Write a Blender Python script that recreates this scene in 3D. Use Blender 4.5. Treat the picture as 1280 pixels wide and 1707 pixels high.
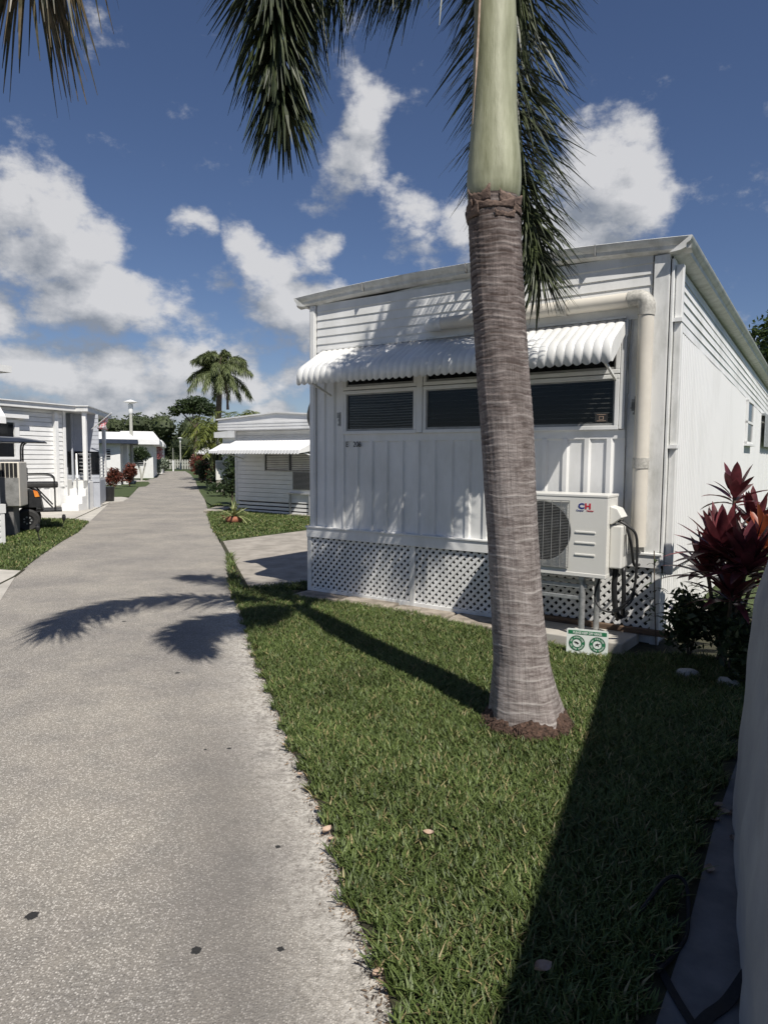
import bpy, math, random
import numpy as np
from mathutils import Vector, Matrix
random.seed(7); RNG = np.random.default_rng(7)
R = math.radians
for o in list(bpy.data.objects): bpy.data.objects.remove(o)
scene = bpy.context.scene
col = scene.collection

# ------------------------------------------------------------------ camera
FPX, PITCH, ROLL, EYE = 1120.0, math.atan(89.5/1120), 0.007, 1.6
_f = Vector((0, math.cos(PITCH), -math.sin(PITCH))); _u = Vector((0, math.sin(PITCH), math.cos(PITCH))); _r = Vector((1, 0, 0))
RT = _r*math.cos(ROLL) + _u*math.sin(ROLL); UP = _u*math.cos(ROLL) - _r*math.sin(ROLL); FW = _f
cd = bpy.data.cameras.new('camera'); cam = bpy.data.objects.new('camera', cd); col.objects.link(cam)
cam.matrix_world = Matrix(((RT.x, UP.x, -FW.x, 0), (RT.y, UP.y, -FW.y, 0), (RT.z, UP.z, -FW.z, EYE), (0, 0, 0, 1)))
cd.sensor_fit = 'HORIZONTAL'; cd.sensor_width = 36; cd.lens = 36*FPX/1280; cd.clip_start = 0.05; cd.clip_end = 3000
scene.camera = cam
def ray(x, y): return FW*FPX + RT*(x-640) - UP*(y-853.5)
def G(x, y, z=0.0):
    d = ray(x, y); t = (z-EYE)/d.z; return Vector((0, 0, EYE)) + d*t
def P(x, y, Y):
    d = ray(x, y); return Vector((0, 0, EYE)) + d*(Y/d.y)

# ------------------------------------------------------------------ light
SUN_H = Vector((0.43, -0.903, 0)).normalized(); EL = R(53)
SUN = Vector((SUN_H.x*math.cos(EL), SUN_H.y*math.cos(EL), math.sin(EL)))
sd = bpy.data.lights.new('sun', 'SUN'); sd.energy = 5.0; sd.angle = R(0.53); sd.color = (1.0, 0.95, 0.87)
so = bpy.data.objects.new('sun', sd); col.objects.link(so); so.rotation_mode = 'QUATERNION'; so.rotation_quaternion = SUN.to_track_quat('Z', 'Y')
so.location = (4, -8, 14)
scene.view_settings.view_transform = 'Standard'; scene.view_settings.look = 'None'
scene.view_settings.exposure = 0.2; scene.view_settings.gamma = 1.0

# world: Nishita sky plus broken cumulus placed by azimuth / elevation
w = bpy.data.worlds.new('World'); scene.world = w; w.use_nodes = True
nt = w.node_tree; nt.nodes.clear()
def N(t, tree=None, **kw):
    n = (tree or nt).nodes.new(t)
    for k, v in kw.items(): setattr(n, k, v)
    return n
def mth(tree, op, a, b=None, clamp=False):
    n = N('ShaderNodeMath', tree, operation=op, use_clamp=clamp)
    for i, v in enumerate((a, b)):
        if v is None: continue
        if isinstance(v, (int, float)): n.inputs[i].default_value = v
        else: tree.links.new(v, n.inputs[i])
    return n.outputs[0]
BLOBS = [  # pixel x, y, rx, ry, weight (converted to azimuth, elevation)
 (30,350,120,70,.95),(95,360,110,85,.9),(150,430,130,85,.95),(60,430,130,60,.85),(200,510,150,75,.95),(120,500,130,60,.8),(265,500,70,70,.6),(250,560,120,50,.55),
 (10,520,80,60,.95),(60,560,90,45,.5),(325,383,46,26,.62),
 (410,410,55,50,.85),(450,450,90,60,.85),(520,440,60,40,.75),(490,520,120,80,.9),(540,560,90,60,.6),(370,470,45,45,.45),(400,590,100,45,.5),
 (600,190,62,90,.75),(585,290,70,110,.62),(560,350,60,50,.4),(665,370,70,65,.6),(700,420,70,60,.45),(770,390,75,75,.65),(1000,320,120,105,1.1),(940,380,150,90,.9),(1060,370,70,60,.65),
 (1215,480,50,30,.3),(1240,560,60,45,.45),(465,682,60,36,.9),(500,640,90,40,.6),(60,610,210,65,.9),(200,635,210,60,.9),(330,615,170,60,.85),(300,540,90,60,.5),(100,690,260,48,.85),(280,685,200,40,.8),(400,650,120,40,.65),(20,480,70,50,.5),(620,600,150,90,.35)]
dg = bpy.data.node_groups.new('cloud_density', 'ShaderNodeTree')
dg.interface.new_socket('Vec', in_out='INPUT', socket_type='NodeSocketVector')
dg.interface.new_socket('D', in_out='OUTPUT', socket_type='NodeSocketFloat')
gi = N('NodeGroupInput', dg); go = N('NodeGroupOutput', dg)
warp = N('ShaderNodeTexNoise', dg); warp.inputs['Scale'].default_value = 7; warp.inputs['Detail'].default_value = 5
dg.links.new(gi.outputs[0], warp.inputs['Vector'])
ws = N('ShaderNodeVectorMath', dg, operation='SUBTRACT'); dg.links.new(warp.outputs['Color'], ws.inputs[0]); ws.inputs[1].default_value = (.5, .5, .5)
wsc = N('ShaderNodeVectorMath', dg, operation='SCALE'); dg.links.new(ws.outputs[0], wsc.inputs[0]); wsc.inputs['Scale'].default_value = .10
wa = N('ShaderNodeVectorMath', dg, operation='ADD'); dg.links.new(gi.outputs[0], wa.inputs[0]); dg.links.new(wsc.outputs[0], wa.inputs[1])
flat = N('ShaderNodeVectorMath', dg, operation='MULTIPLY'); dg.links.new(wa.outputs[0], flat.inputs[0]); flat.inputs[1].default_value = (1, 1, 0)
total = None
for (px, py, rx, ry, wt) in BLOBS:
    az = math.atan((px-640)/FPX); el = math.atan((764-py)/FPX*math.cos(az))
    k = math.cos(az)**2
    sx, sy = FPX/rx/k, FPX/ry
    mp = N('ShaderNodeMapping', dg); mp.vector_type = 'POINT'
    mp.inputs['Location'].default_value = (-az*sx, -el*sy, 0); mp.inputs['Scale'].default_value = (sx, sy, 1)
    dg.links.new(flat.outputs[0], mp.inputs['Vector'])
    gr = N('ShaderNodeTexGradient', dg, gradient_type='SPHERICAL'); dg.links.new(mp.outputs[0], gr.inputs[0])
    v = mth(dg, 'MULTIPLY', mth(dg, 'POWER', gr.outputs['Fac'], .8), wt*1.35)
    total = v if total is None else mth(dg, 'MAXIMUM', total, v)
total = mth(dg, 'ADD', total, .0)
total = mth(dg, 'MINIMUM', total, 1.15)
sq = N('ShaderNodeVectorMath', dg, operation='MULTIPLY'); dg.links.new(gi.outputs[0], sq.inputs[0]); sq.inputs[1].default_value = (1, 1.5, 1)
n1 = N('ShaderNodeTexNoise', dg); n1.inputs['Scale'].default_value = 11; n1.inputs['Detail'].default_value = 10; n1.inputs['Roughness'].default_value = .62
dg.links.new(sq.outputs[0], n1.inputs['Vector'])
nn = mth(dg, 'MULTIPLY', mth(dg, 'SUBTRACT', n1.outputs['Fac'], .5), 2.3)
dg.links.new(mth(dg, 'SUBTRACT', mth(dg, 'ADD', total, nn), .31), go.inputs[0])
tc = N('ShaderNodeTexCoord'); sx = N('ShaderNodeSeparateXYZ'); nt.links.new(tc.outputs['Generated'], sx.inputs[0])
az = mth(nt, 'ARCTAN2', sx.outputs['X'], sx.outputs['Y']); el = mth(nt, 'ARCSINE', sx.outputs['Z'])
cmb = N('ShaderNodeCombineXYZ'); nt.links.new(az, cmb.inputs[0]); nt.links.new(el, cmb.inputs[1])
off = N('ShaderNodeVectorMath', operation='ADD'); nt.links.new(cmb.outputs[0], off.inputs[0]); off.inputs[1].default_value = (.022, .05, 0)
g1 = N('ShaderNodeGroup'); g1.node_tree = dg; nt.links.new(cmb.outputs[0], g1.inputs[0])
g2 = N('ShaderNodeGroup'); g2.node_tree = dg; nt.links.new(off.outputs[0], g2.inputs[0])
cov = N('ShaderNodeMapRange'); cov.interpolation_type = 'SMOOTHSTEP'; nt.links.new(g1.outputs[0], cov.inputs[0]); cov.inputs[1].default_value = -.12; cov.inputs[2].default_value = .5
cov.inputs[4].default_value = .94
lit = mth(nt, 'ADD', mth(nt, 'MULTIPLY', mth(nt, 'SUBTRACT', g1.outputs[0], g2.outputs[0]), 1.0), .50, clamp=True)
cc = N('ShaderNodeMix', data_type='RGBA'); nt.links.new(lit, cc.inputs['Factor'])
cc.inputs[6].default_value = (.36, .40, .47, 1); cc.inputs[7].default_value = (.95, .95, .97, 1)
sky = N('ShaderNodeTexSky', sky_type='NISHITA'); sky.sun_disc = False; sky.sun_elevation = EL; sky.sun_rotation = math.atan2(SUN.x, SUN.y)
sky.air_density = 1.0; sky.dust_density = .3; sky.ozone_density = 5.0
tint = N('ShaderNodeVectorMath', operation='MULTIPLY'); nt.links.new(sky.outputs[0], tint.inputs[0]); tint.inputs[1].default_value = (1.0, .95, 1.04)
b1 = N('ShaderNodeBackground'); nt.links.new(tint.outputs[0], b1.inputs[0]); b1.inputs[1].default_value = 0.06
b2 = N('ShaderNodeBackground'); nt.links.new(cc.outputs[2], b2.inputs[0]); b2.inputs[1].default_value = .62
ms = N('ShaderNodeMixShader'); nt.links.new(cov.outputs[0], ms.inputs[0]); nt.links.new(b1.outputs[0], ms.inputs[1]); nt.links.new(b2.outputs[0], ms.inputs[2])
wo = N('ShaderNodeOutputWorld'); nt.links.new(ms.outputs[0], wo.inputs[0])

# ------------------------------------------------------------------ materials
def mat(name, c1, c2=None, rough=.6, scale=5, detail=6, bump=0, bscale=None, stretch=(1, 1, 1), metal=0, spec=.5, trans=0, lo=.35, hi=.65, bdist=.01):
    m = bpy.data.materials.new(name); m.use_nodes = True; t = m.node_tree; b = t.nodes['Principled BSDF']
    b.inputs['Roughness'].default_value = rough; b.inputs['Metallic'].default_value = metal; b.inputs['Specular IOR Level'].default_value = spec
    b.inputs['Base Color'].default_value = (*c1, 1)
    tcn = N('ShaderNodeTexCoord', t); mp = N('ShaderNodeMapping', t); mp.inputs['Scale'].default_value = stretch
    t.links.new(tcn.outputs['Object'], mp.inputs[0])
    if c2 is not None:
        nz = N('ShaderNodeTexNoise', t); nz.inputs['Scale'].default_value = scale; nz.inputs['Detail'].default_value = detail; nz.inputs['Roughness'].default_value = .65
        t.links.new(mp.outputs[0], nz.inputs['Vector'])
        cr = N('ShaderNodeValToRGB', t); cr.color_ramp.elements[0].position = lo; cr.color_ramp.elements[1].position = hi
        cr.color_ramp.elements[0].color = (*c1, 1); cr.color_ramp.elements[1].color = (*c2, 1)
        t.links.new(nz.outputs['Fac'], cr.inputs[0]); t.links.new(cr.outputs[0], b.inputs['Base Color'])
        m['ramp'] = cr.name
    if bump:
        nz2 = N('ShaderNodeTexNoise', t); nz2.inputs['Scale'].default_value = bscale or scale*4; nz2.inputs['Detail'].default_value = 5
        t.links.new(mp.outputs[0], nz2.inputs['Vector'])
        bp = N('ShaderNodeBump', t); bp.inputs['Strength'].default_value = bump; bp.inputs['Distance'].default_value = bdist
        t.links.new(nz2.outputs['Fac'], bp.inputs['Height']); t.links.new(bp.outputs[0], b.inputs['Normal'])
    if trans:
        tr = N('ShaderNodeBsdfTranslucent', t); mx = N('ShaderNodeMixShader', t); mx.inputs[0].default_value = trans
        if c2 is not None: t.links.new(cr.outputs[0], tr.inputs[0])
        else: tr.inputs[0].default_value = (*c1, 1)
        t.links.new(b.outputs[0], mx.inputs[1]); t.links.new(tr.outputs[0], mx.inputs[2])
        t.links.new(mx.outputs[0], t.nodes['Material Output'].inputs[0])
    return m
M = {}
M['white'] = mat('white_paint', (.60, .60, .575), (.76, .76, .75), rough=.45, scale=2.4, detail=8, lo=.3, hi=.6, bump=.08, bscale=14, stretch=(1, 1, .45))
M['white_old'] = mat('weathered_white_paint', (.50, .50, .47), (.74, .74, .72), rough=.5, scale=5, detail=10, lo=.28, hi=.55, bump=.12, bscale=9, stretch=(1.5, 1.5, .5))
M['eave'] = mat('dirty_eave_metal', (.50, .50, .47), (.74, .74, .72), rough=.5, scale=9, detail=9, lo=.3, hi=.62)
M['white_far'] = mat('white_siding', (.68, .68, .66), (.78, .78, .77), rough=.5, scale=2, lo=.3, hi=.6)
M['side_white'] = mat('side_wall_paint', (.66, .66, .645), (.75, .75, .74), rough=.5, scale=2.2, detail=6, lo=.25, hi=.5, stretch=(1, 1, .3))
M['shade_wall'] = mat('shade_grey_wall', (.36, .38, .42), (.42, .44, .48), rough=.6, scale=3)  # shade on the walls, put into the colour as grey
M['roof'] = mat('white_roof_coating', (.62, .62, .6), (.78, .78, .77), rough=.6, scale=1.5, detail=8)
M['beige'] = mat('beige_plastic', (.56, .52, .45), (.66, .62, .54), rough=.45, scale=2.5, detail=7)
M['beige_dirty'] = mat('stained_plastic', (.30, .29, .26), (.52, .50, .45), rough=.6, scale=40, detail=5)
M['acwhite'] = mat('appliance_enamel', (.66, .65, .60), (.70, .69, .65), rough=.35, scale=2)
M['dark'] = mat('shade_black', (.012, .012, .014), rough=.8)  # near-black that stands in for shade inside hollows
M['blackp'] = mat('black_plastic', (.012, .012, .013), (.025, .025, .026), rough=.45, scale=20)
M['rubber'] = mat('black_rubber', (.02, .02, .02), (.035, .034, .033), rough=.75, scale=15)
M['greym'] = mat('grey_metal', (.22, .22, .21), (.34, .34, .33), rough=.45, scale=8, metal=.3)
M['galv'] = mat('galvanised_steel', (.30, .31, .31), (.48, .49, .49), rough=.4, scale=25, metal=.5)
M['wood'] = mat('old_wood', (.07, .045, .03), (.17, .11, .07), rough=.8, scale=6, stretch=(1, 1, 8))
M['navy'] = mat('dark_blue_fascia', (.02, .03, .05), (.03, .04, .07), rough=.5, scale=4)
M['pole'] = mat('concrete_pole', (.33, .33, .29), (.46, .46, .41), rough=.8, scale=6)
M['pave'] = mat('weathered_concrete', (.23, .21, .18), (.38, .345, .30), rough=.9, scale=3, detail=10, bump=.25, bscale=60, bdist=.004)
M['pave_dark'] = mat('dark_concrete', (.12, .12, .12), (.20, .195, .19), rough=.9, scale=5, detail=10, bump=.3, bscale=120, bdist=.003)  # darker grey concrete for the path and one block
M['pave_pale'] = mat('pale_concrete', (.36, .34, .30), (.5, .47, .42), rough=.9, scale=2.5, detail=10, bump=.2, bscale=70, bdist=.003)
M['paver'] = mat('old_paver', (.17, .145, .115), (.40, .35, .29), rough=.95, scale=7, detail=10, bump=.5, bscale=30)
M['soil'] = mat('soil', (.018, .017, .009), (.05, .048, .022), rough=1, scale=14, detail=8, bump=.6, bscale=60)
M['turf'] = mat('turf', (.028, .046, .012), (.075, .1, .03), rough=.95, scale=9, detail=10, bump=.6, bscale=90, bdist=.02)
M['mulch'] = mat('root_mass', (.03, .018, .012), (.12, .07, .05), rough=1, scale=45, detail=8, bump=1, bscale=80, bdist=.02)
M['rock'] = mat('pale_rock', (.3, .3, .28), (.5, .5, .47), rough=.9, scale=8, bump=.5, bscale=20)
M['terra'] = mat('terracotta', (.28, .10, .06), (.40, .17, .10), rough=.8, scale=12)
M['cloth'] = mat('grey_cover_cloth', (.25, .26, .275), (.33, .34, .355), rough=.85, scale=3, detail=8, bump=.3, bscale=9, bdist=.02)
M['strap'] = mat('black_webbing', (.008, .008, .009), (.016, .016, .018), rough=.8, scale=60)
M['hem'] = mat('pale_yellow_cloth', (.48, .52, .30), (.62, .64, .45), rough=.8, scale=20)
M['leafdry'] = mat('dry_leaf', (.28, .19, .13), (.5, .38, .30), rough=.8, scale=30)
M['litter'] = mat('dry_litter', (.06, .04, .025), (.30, .22, .15), rough=.95, scale=9, lo=.4, hi=.6)
M['orange'] = mat('orange_lens', (.7, .16, .03), (.8, .35, .05), rough=.25, scale=14)
M['red'] = mat('red_paint', (.55, .03, .03), rough=.4)
M['blue'] = mat('blue_ink', (.015, .03, .20), rough=.5)
M['redink'] = mat('red_ink', (.50, .02, .04), rough=.5)
M['ink'] = mat('black_ink', (.02, .02, .02), rough=.6)
M['green_ink'] = mat('green_ink', (.02, .16, .07), rough=.45)
M['signwhite'] = mat('sign_white', (.70, .74, .70), rough=.4)
M['frondleaf'] = mat('foxtail_leaf', (.014, .022, .010), (.06, .075, .026), rough=.5, scale=6, detail=5, trans=.12)
M['froldleaf'] = mat('ageing_frond_leaf', (.03, .035, .015), (.20, .15, .09), rough=.5, scale=5, detail=5, trans=.15, lo=.42, hi=.66)
M['rachis'] = mat('frond_stalk', (.09, .12, .04), (.16, .18, .07), rough=.5, scale=8)
M['farleaf'] = mat('palm_leaf', (.055, .075, .025), (.16, .19, .075), rough=.5, scale=3, detail=4, trans=.2)
M['areca'] = mat('areca_leaf', (.06, .09, .016), (.2, .22, .045), rough=.5, scale=4, trans=.25)
M['treeleaf'] = mat('tree_leaf', (.018, .034, .010), (.05, .075, .02), rough=.55, scale=.5, detail=6, trans=.15)
M['woods'] = mat('woods_leaf', (.024, .036, .014), (.06, .078, .028), rough=.7, scale=.18, detail=8, trans=.1)
M['rightleaf'] = mat('glossy_tree_leaf', (.018, .035, .01), (.09, .13, .03), rough=.4, scale=2.5, detail=6, trans=.2)
M['shrub'] = mat('shrub_leaf', (.014, .028, .008), (.04, .065, .018), rough=.55, scale=6, trans=.15)
M['redshrub'] = mat('copper_leaf', (.05, .02, .012), (.2, .05, .028), rough=.55, scale=5, trans=.15)
M['pink'] = mat('pink_flower', (.4, .12, .13), (.55, .24, .22), rough=.6, scale=8, trans=.2)
M['silver'] = mat('silver_leaf', (.16, .2, .14), (.3, .34, .26), rough=.6, scale=8)
M['cordy'] = mat('red_leaf', (.055, .016, .018), (.21, .05, .06), rough=.32, scale=7, detail=5, trans=.22)
M['cordy2'] = mat('orange_red_leaf', (.22, .05, .03), (.42, .13, .05), rough=.4, scale=6, trans=.25)
M['brom'] = mat('pale_green_leaf', (.16, .2, .07), (.4, .42, .2), rough=.5, scale=9, trans=.2)
M['bark'] = mat('tree_bark', (.06, .045, .03), (.14, .11, .08), rough=.9, scale=9, bump=.5)
M['flag'] = mat('flag_cloth', (.5, .5, .52), (.45, .12, .13), rough=.8, scale=18, lo=.48, hi=.52)
M['flower'] = mat('violet_flower', (.06, .03, .4), rough=.6)

def glass(name, c, rough=.06, spec=.6):
    m = mat(name, c, rough=rough, spec=spec); return m
M['glass'] = glass('window_glass', (.008, .009, .011))
def blind_glass():
    m = bpy.data.materials.new('window_glass_clear'); m.use_nodes = True; t = m.node_tree
    b = t.nodes['Principled BSDF']; b.inputs['Base Color'].default_value = (.01, .011, .012, 1); b.inputs['Roughness'].default_value = .03
    tp = N('ShaderNodeBsdfTransparent', t); tp.inputs[0].default_value = (.66, .67, .67, 1)
    gl = N('ShaderNodeBsdfGlossy', t); gl.inputs['Roughness'].default_value = .03
    fr = N('ShaderNodeFresnel', t); fr.inputs[0].default_value = 1.5
    mx = N('ShaderNodeMixShader', t); t.links.new(mth(t, 'MULTIPLY', fr.outputs[0], .55), mx.inputs[0]); t.links.new(tp.outputs[0], mx.inputs[1]); t.links.new(gl.outputs[0], mx.inputs[2])
    t.links.new(mx.outputs[0], t.nodes['Material Output'].inputs[0]); return m
M['clear'] = blind_glass()
M['blind'] = mat('blind_slats', (.5, .48, .46), (.62, .60, .57), rough=.6, scale=4)

# ------------------------------------------------------------------ mesh building
class MB:
    def __init__(s, tf=None): s.v = []; s.f = []; s.tf = tf
    def add(s, vs, fs):
        n = len(s.v)
        if s.tf is not None: vs = [s.tf @ Vector(v) for v in vs]
        s.v += [tuple(v) for v in vs]; s.f += [tuple(i+n for i in f) for f in fs]
    def box(s, x0, x1, y0, y1, z0, z1):
        s.add([(x0,y0,z0),(x1,y0,z0),(x1,y1,z0),(x0,y1,z0),(x0,y0,z1),(x1,y0,z1),(x1,y1,z1),(x0,y1,z1)],
              [(0,3,2,1),(4,5,6,7),(0,1,5,4),(1,2,6,5),(2,3,7,6),(3,0,4,7)])
    def bar(s, a, b, w_, h_, up=(0, 0, 1)):
        a, b = Vector(a), Vector(b); t = (b-a).normalized(); up = Vector(up)
        if abs(t.dot(up)) > .98: up = Vector((0, 1, 0))
        sd_ = t.cross(up).normalized()*w_/2; u2 = sd_.cross(t).normalized()*h_/2
        vs = [p+q for p in (a, b) for q in (-sd_-u2, sd_-u2, sd_+u2, -sd_+u2)]
        s.add(vs, [(0,3,2,1),(4,5,6,7),(0,1,5,4),(1,2,6,5),(2,3,7,6),(3,0,4,7)])
    def tube(s, pts, r, n=8, caps=True, squash=None):
        pts = [Vector(p) for p in pts]; k = len(pts)
        rr = r if hasattr(r, '__len__') else [r]*k
        vs = []; prev = None
        for i, p in enumerate(pts):
            t = (pts[min(i+1, k-1)]-pts[max(i-1, 0)]).normalized()
            if prev is None: a = t.orthogonal().normalized()
            else: a = (prev - t*prev.dot(t)).normalized()
            prev = a; b = t.cross(a)
            for j in range(n):
                g = 2*math.pi*j/n; vs.append(p + (a*math.cos(g)+b*math.sin(g))*rr[i])
        fs = [(i*n+j, i*n+(j+1) % n, (i+1)*n+(j+1) % n, (i+1)*n+j) for i in range(k-1) for j in range(n)]
        if caps: fs += [tuple(range(n-1, -1, -1)), tuple((k-1)*n+j for j in range(n))]
        s.add(vs, fs)
    def lathe(s, prof, c=(0, 0, 0), n=24, fn=None):
        vs = []
        for (r, z) in prof:
            for j in range(n):
                g = 2*math.pi*j/n; q = r*(fn(g, z) if fn else 1)
                vs.append((c[0]+q*math.cos(g), c[1]+q*math.sin(g), c[2]+z))
        k = len(prof)
        fs = [(i*n+j, i*n+(j+1) % n, (i+1)*n+(j+1) % n, (i+1)*n+j) for i in range(k-1) for j in range(n)]
        fs += [tuple(range(n-1, -1, -1)), tuple((k-1)*n+j for j in range(n))]
        s.add(vs, fs)
    def prism(s, poly, z0, z1):     # poly in xy
        n = len(poly); vs = [(p[0], p[1], z0) for p in poly] + [(p[0], p[1], z1) for p in poly]
        s.add(vs, [tuple(range(n-1, -1, -1)), tuple(range(n, 2*n))] + [(i, (i+1) % n, n+(i+1) % n, n+i) for i in range(n)])
    def prismx(s, poly, x0, x1):    # poly in yz, extruded along x
        n = len(poly); vs = [(x0, p[0], p[1]) for p in poly] + [(x1, p[0], p[1]) for p in poly]
        s.add(vs, [tuple(range(n)), tuple(range(2*n-1, n-1, -1))] + [(i, n+i, n+(i+1) % n, (i+1) % n) for i in range(n)])
    def prismy(s, poly, y0, y1):    # poly in xz, extruded along y
        n = len(poly); vs = [(p[0], y0, p[1]) for p in poly] + [(p[0], y1, p[1]) for p in poly]
        s.add(vs, [tuple(range(n)), tuple(range(2*n-1, n-1, -1))] + [(i, n+i, n+(i+1) % n, (i+1) % n) for i in range(n)])
    def grid(s, fn, nu, nv):
        vs = [fn(i/nu, j/nv) for i in range(nu+1) for j in range(nv+1)]
        s.add(vs, [(i*(nv+1)+j, (i+1)*(nv+1)+j, (i+1)*(nv+1)+j+1, i*(nv+1)+j+1) for i in range(nu) for j in range(nv)])
    def build(s, name, m, parent=None, smooth=False, bevel=0, seg=2, off=None, fix=False):
        me = bpy.data.meshes.new(name)
        vs = s.v if off is None else [(v[0]-off[0], v[1]-off[1], v[2]-off[2]) for v in s.v]
        me.from_pydata(vs, [], s.f); me.materials.append(m)
        if fix:
            import bmesh
            bm = bmesh.new(); bm.from_mesh(me); bmesh.ops.recalc_face_normals(bm, faces=bm.faces); bm.to_mesh(me); bm.free()
        if smooth:
            me.polygons.foreach_set('use_smooth', [True]*len(me.polygons))
            if smooth == 'auto': me.set_sharp_from_angle(angle=R(40))
        o = bpy.data.objects.new(name, me); col.objects.link(o)
        if parent is not None: o.parent = parent
        if bevel:
            b = o.modifiers.new('bevel', 'BEVEL'); b.width = bevel; b.segments = seg; b.limit_method = 'ANGLE'; b.angle_limit = R(40)
        return o
def tag(o, label=None, cat=None, group=None, kind=None):
    if label: o['label'] = label
    if cat: o['category'] = cat
    if group: o['group'] = group
    if kind: o['kind'] = kind
    return o
def thing(name, label, cat, loc=(0, 0, 0), rz=0, group=None):
    o = bpy.data.objects.new(name, None); col.objects.link(o); o.location = loc; o.rotation_euler = (0, 0, rz)
    o.empty_display_size = .1
    return tag(o, label, cat, group)
def text(name, body, size, tf, m, parent, extrude=.0006, align='CENTER', stretch=1.0, bold=0):
    cu = bpy.data.curves.new('t', 'FONT'); cu.body = body; cu.size = size; cu.extrude = extrude; cu.align_x = align; cu.offset = bold
    cu.resolution_u = 3
    t = bpy.data.objects.new('t', cu); col.objects.link(t)
    dgp = bpy.context.evaluated_depsgraph_get(); me = bpy.data.meshes.new_from_object(t.evaluated_get(dgp)); bpy.data.objects.remove(t)
    me.transform(Matrix.Diagonal((stretch, 1, 1, 1))); me.transform(tf); me.materials.clear(); me.materials.append(m); me.name = name
    o = bpy.data.objects.new(name, me); col.objects.link(o)
    if parent: o.parent = parent
    return o
FRONT = Matrix.Rotation(math.pi/2, 4, 'X')      # text xy -> xz plane, readable from -y
def tr(x, y, z): return Matrix.Translation((x, y, z))

def catmull(pts, n):
    pts = [Vector(p) for p in pts]; pts = [pts[0]*2-pts[1]] + pts + [pts[-1]*2-pts[-2]]
    out = []; m = len(pts)-3
    for i in range(n+1):
        t = i/n*m; k = min(int(t), m-1); t -= k
        a, b, c, d = pts[k:k+4]
        out.append(.5*((2*b)+(c-a)*t+(2*a-5*b+4*c-d)*t*t+(3*b-a-3*c+d)*t**3))
    return out

# siding profile: sawtooth lap boards in the canonical frame (x along, -y outwards)
def lap(mb, x0, x1, z0, z1, y, pitch=.1, depth=.012, groove=0):
    z = z0
    while z < z1-1e-4:
        zt = min(z+pitch, z1)
        if groove:
            zg = zt-groove
            mb.add([(x0, y-depth, z), (x1, y-depth, z), (x1, y-.008, zg), (x0, y-.008, zg), (x0, y+.04, z), (x1, y+.04, z), (x0, y+.04, zg), (x1, y+.04, zg)],
                   [(0, 1, 2, 3), (0, 4, 5, 1), (3, 2, 7, 6), (0, 3, 6, 4), (1, 5, 7, 2)])
            mb.add([(x0, y+.038, zg), (x1, y+.038, zg), (x1, y+.038, zt), (x0, y+.038, zt)], [(0, 1, 2, 3)])
            z = zt; continue
        mb.add([(x0, y-depth, z), (x1, y-depth, z), (x1, y-.002, zt), (x0, y-.002, zt), (x0, y, z), (x1, y, z), (x0, y, zt), (x1, y, zt)],
               [(0, 1, 2, 3), (0, 4, 5, 1), (0, 3, 6, 4), (1, 5, 7, 2)])
        z = zt
def ribs(mb, x0, x1, z0, z1, y, pitch=.2, rw=.05, d=.018, z1fn=None):
    prof = []; x = x0
    while x < x1-1e-4:
        for (dx, dy) in ((0, 0), (pitch-rw, 0), (pitch-rw+.006, -d), (pitch-.018, -d)):
            if x+dx <= x1: prof.append((x+dx, y+dy))
        x += pitch
    prof.append((x1, y))
    n = len(prof); zf = z1fn or (lambda q: z1)
    mb.add([(p[0], p[1], z0) for p in prof]+[(p[0], p[1], zf(p[0])) for p in prof], [(i, i+1, n+i+1, n+i) for i in range(n-1)])
def corr(mb, x0, x1, z0, z1fn, y, pitch, d):
    n = int((x1-x0)/pitch)*6; vs = []
    for i in range(n+1):
        x = x0+(x1-x0)*i/n; dy = 0 if i % 6 == 0 else -d*(1 if i % 6 < 5 else .85)
        vs.append((x, y+dy))
    k = n+1
    mb.add([(p[0], p[1], z0) for p in vs]+[(p[0], p[1], z1fn(p[0])) for p in vs], [(i, i+1, k+i+1, k+i) for i in range(n)])
def lattice(mb, W, H, x0=0, z0=0, y=0, diag=.08, sw=.029, t=.006):
    def clip(c, sgn, yy):
        # strip  z = sgn*(x - c), clipped per edge to [0,W]x[0,H]
        h = sw/2*math.sqrt(2); poly = []
        # polygon of strip intersected with the rectangle (Sutherland-Hodgman)
        pts = [(c-h-2, -2*sgn if sgn > 0 else 2), (c+h-2, -2 if sgn > 0 else 2), (c+h+2, 2 if sgn > 0 else -2), (c-h+2, 2 if sgn > 0 else -2)]
        def cl(ps, f):
            out = []
            for i in range(len(ps)):
                a, b = ps[i], ps[(i+1) % len(ps)]; fa, fb = f(a), f(b)
                if fa >= 0: out.append(a)
                if (fa >= 0) != (fb >= 0):
                    q = fa/(fa-fb); out.append((a[0]+(b[0]-a[0])*q, a[1]+(b[1]-a[1])*q))
            return out
        for f in (lambda p: p[0], lambda p: W-p[0], lambda p: p[1], lambda p: H-p[1]):
            pts = cl(pts, f)
            if len(pts) < 3: return
        mb.prismy([(x0+p[0], z0+p[1]) for p in pts], yy, yy+t)
    c = -H-.1
    while c < W+.1: clip(c, 1, y-t-.001); clip(c+H+.02, -1, y); c += diag
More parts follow.
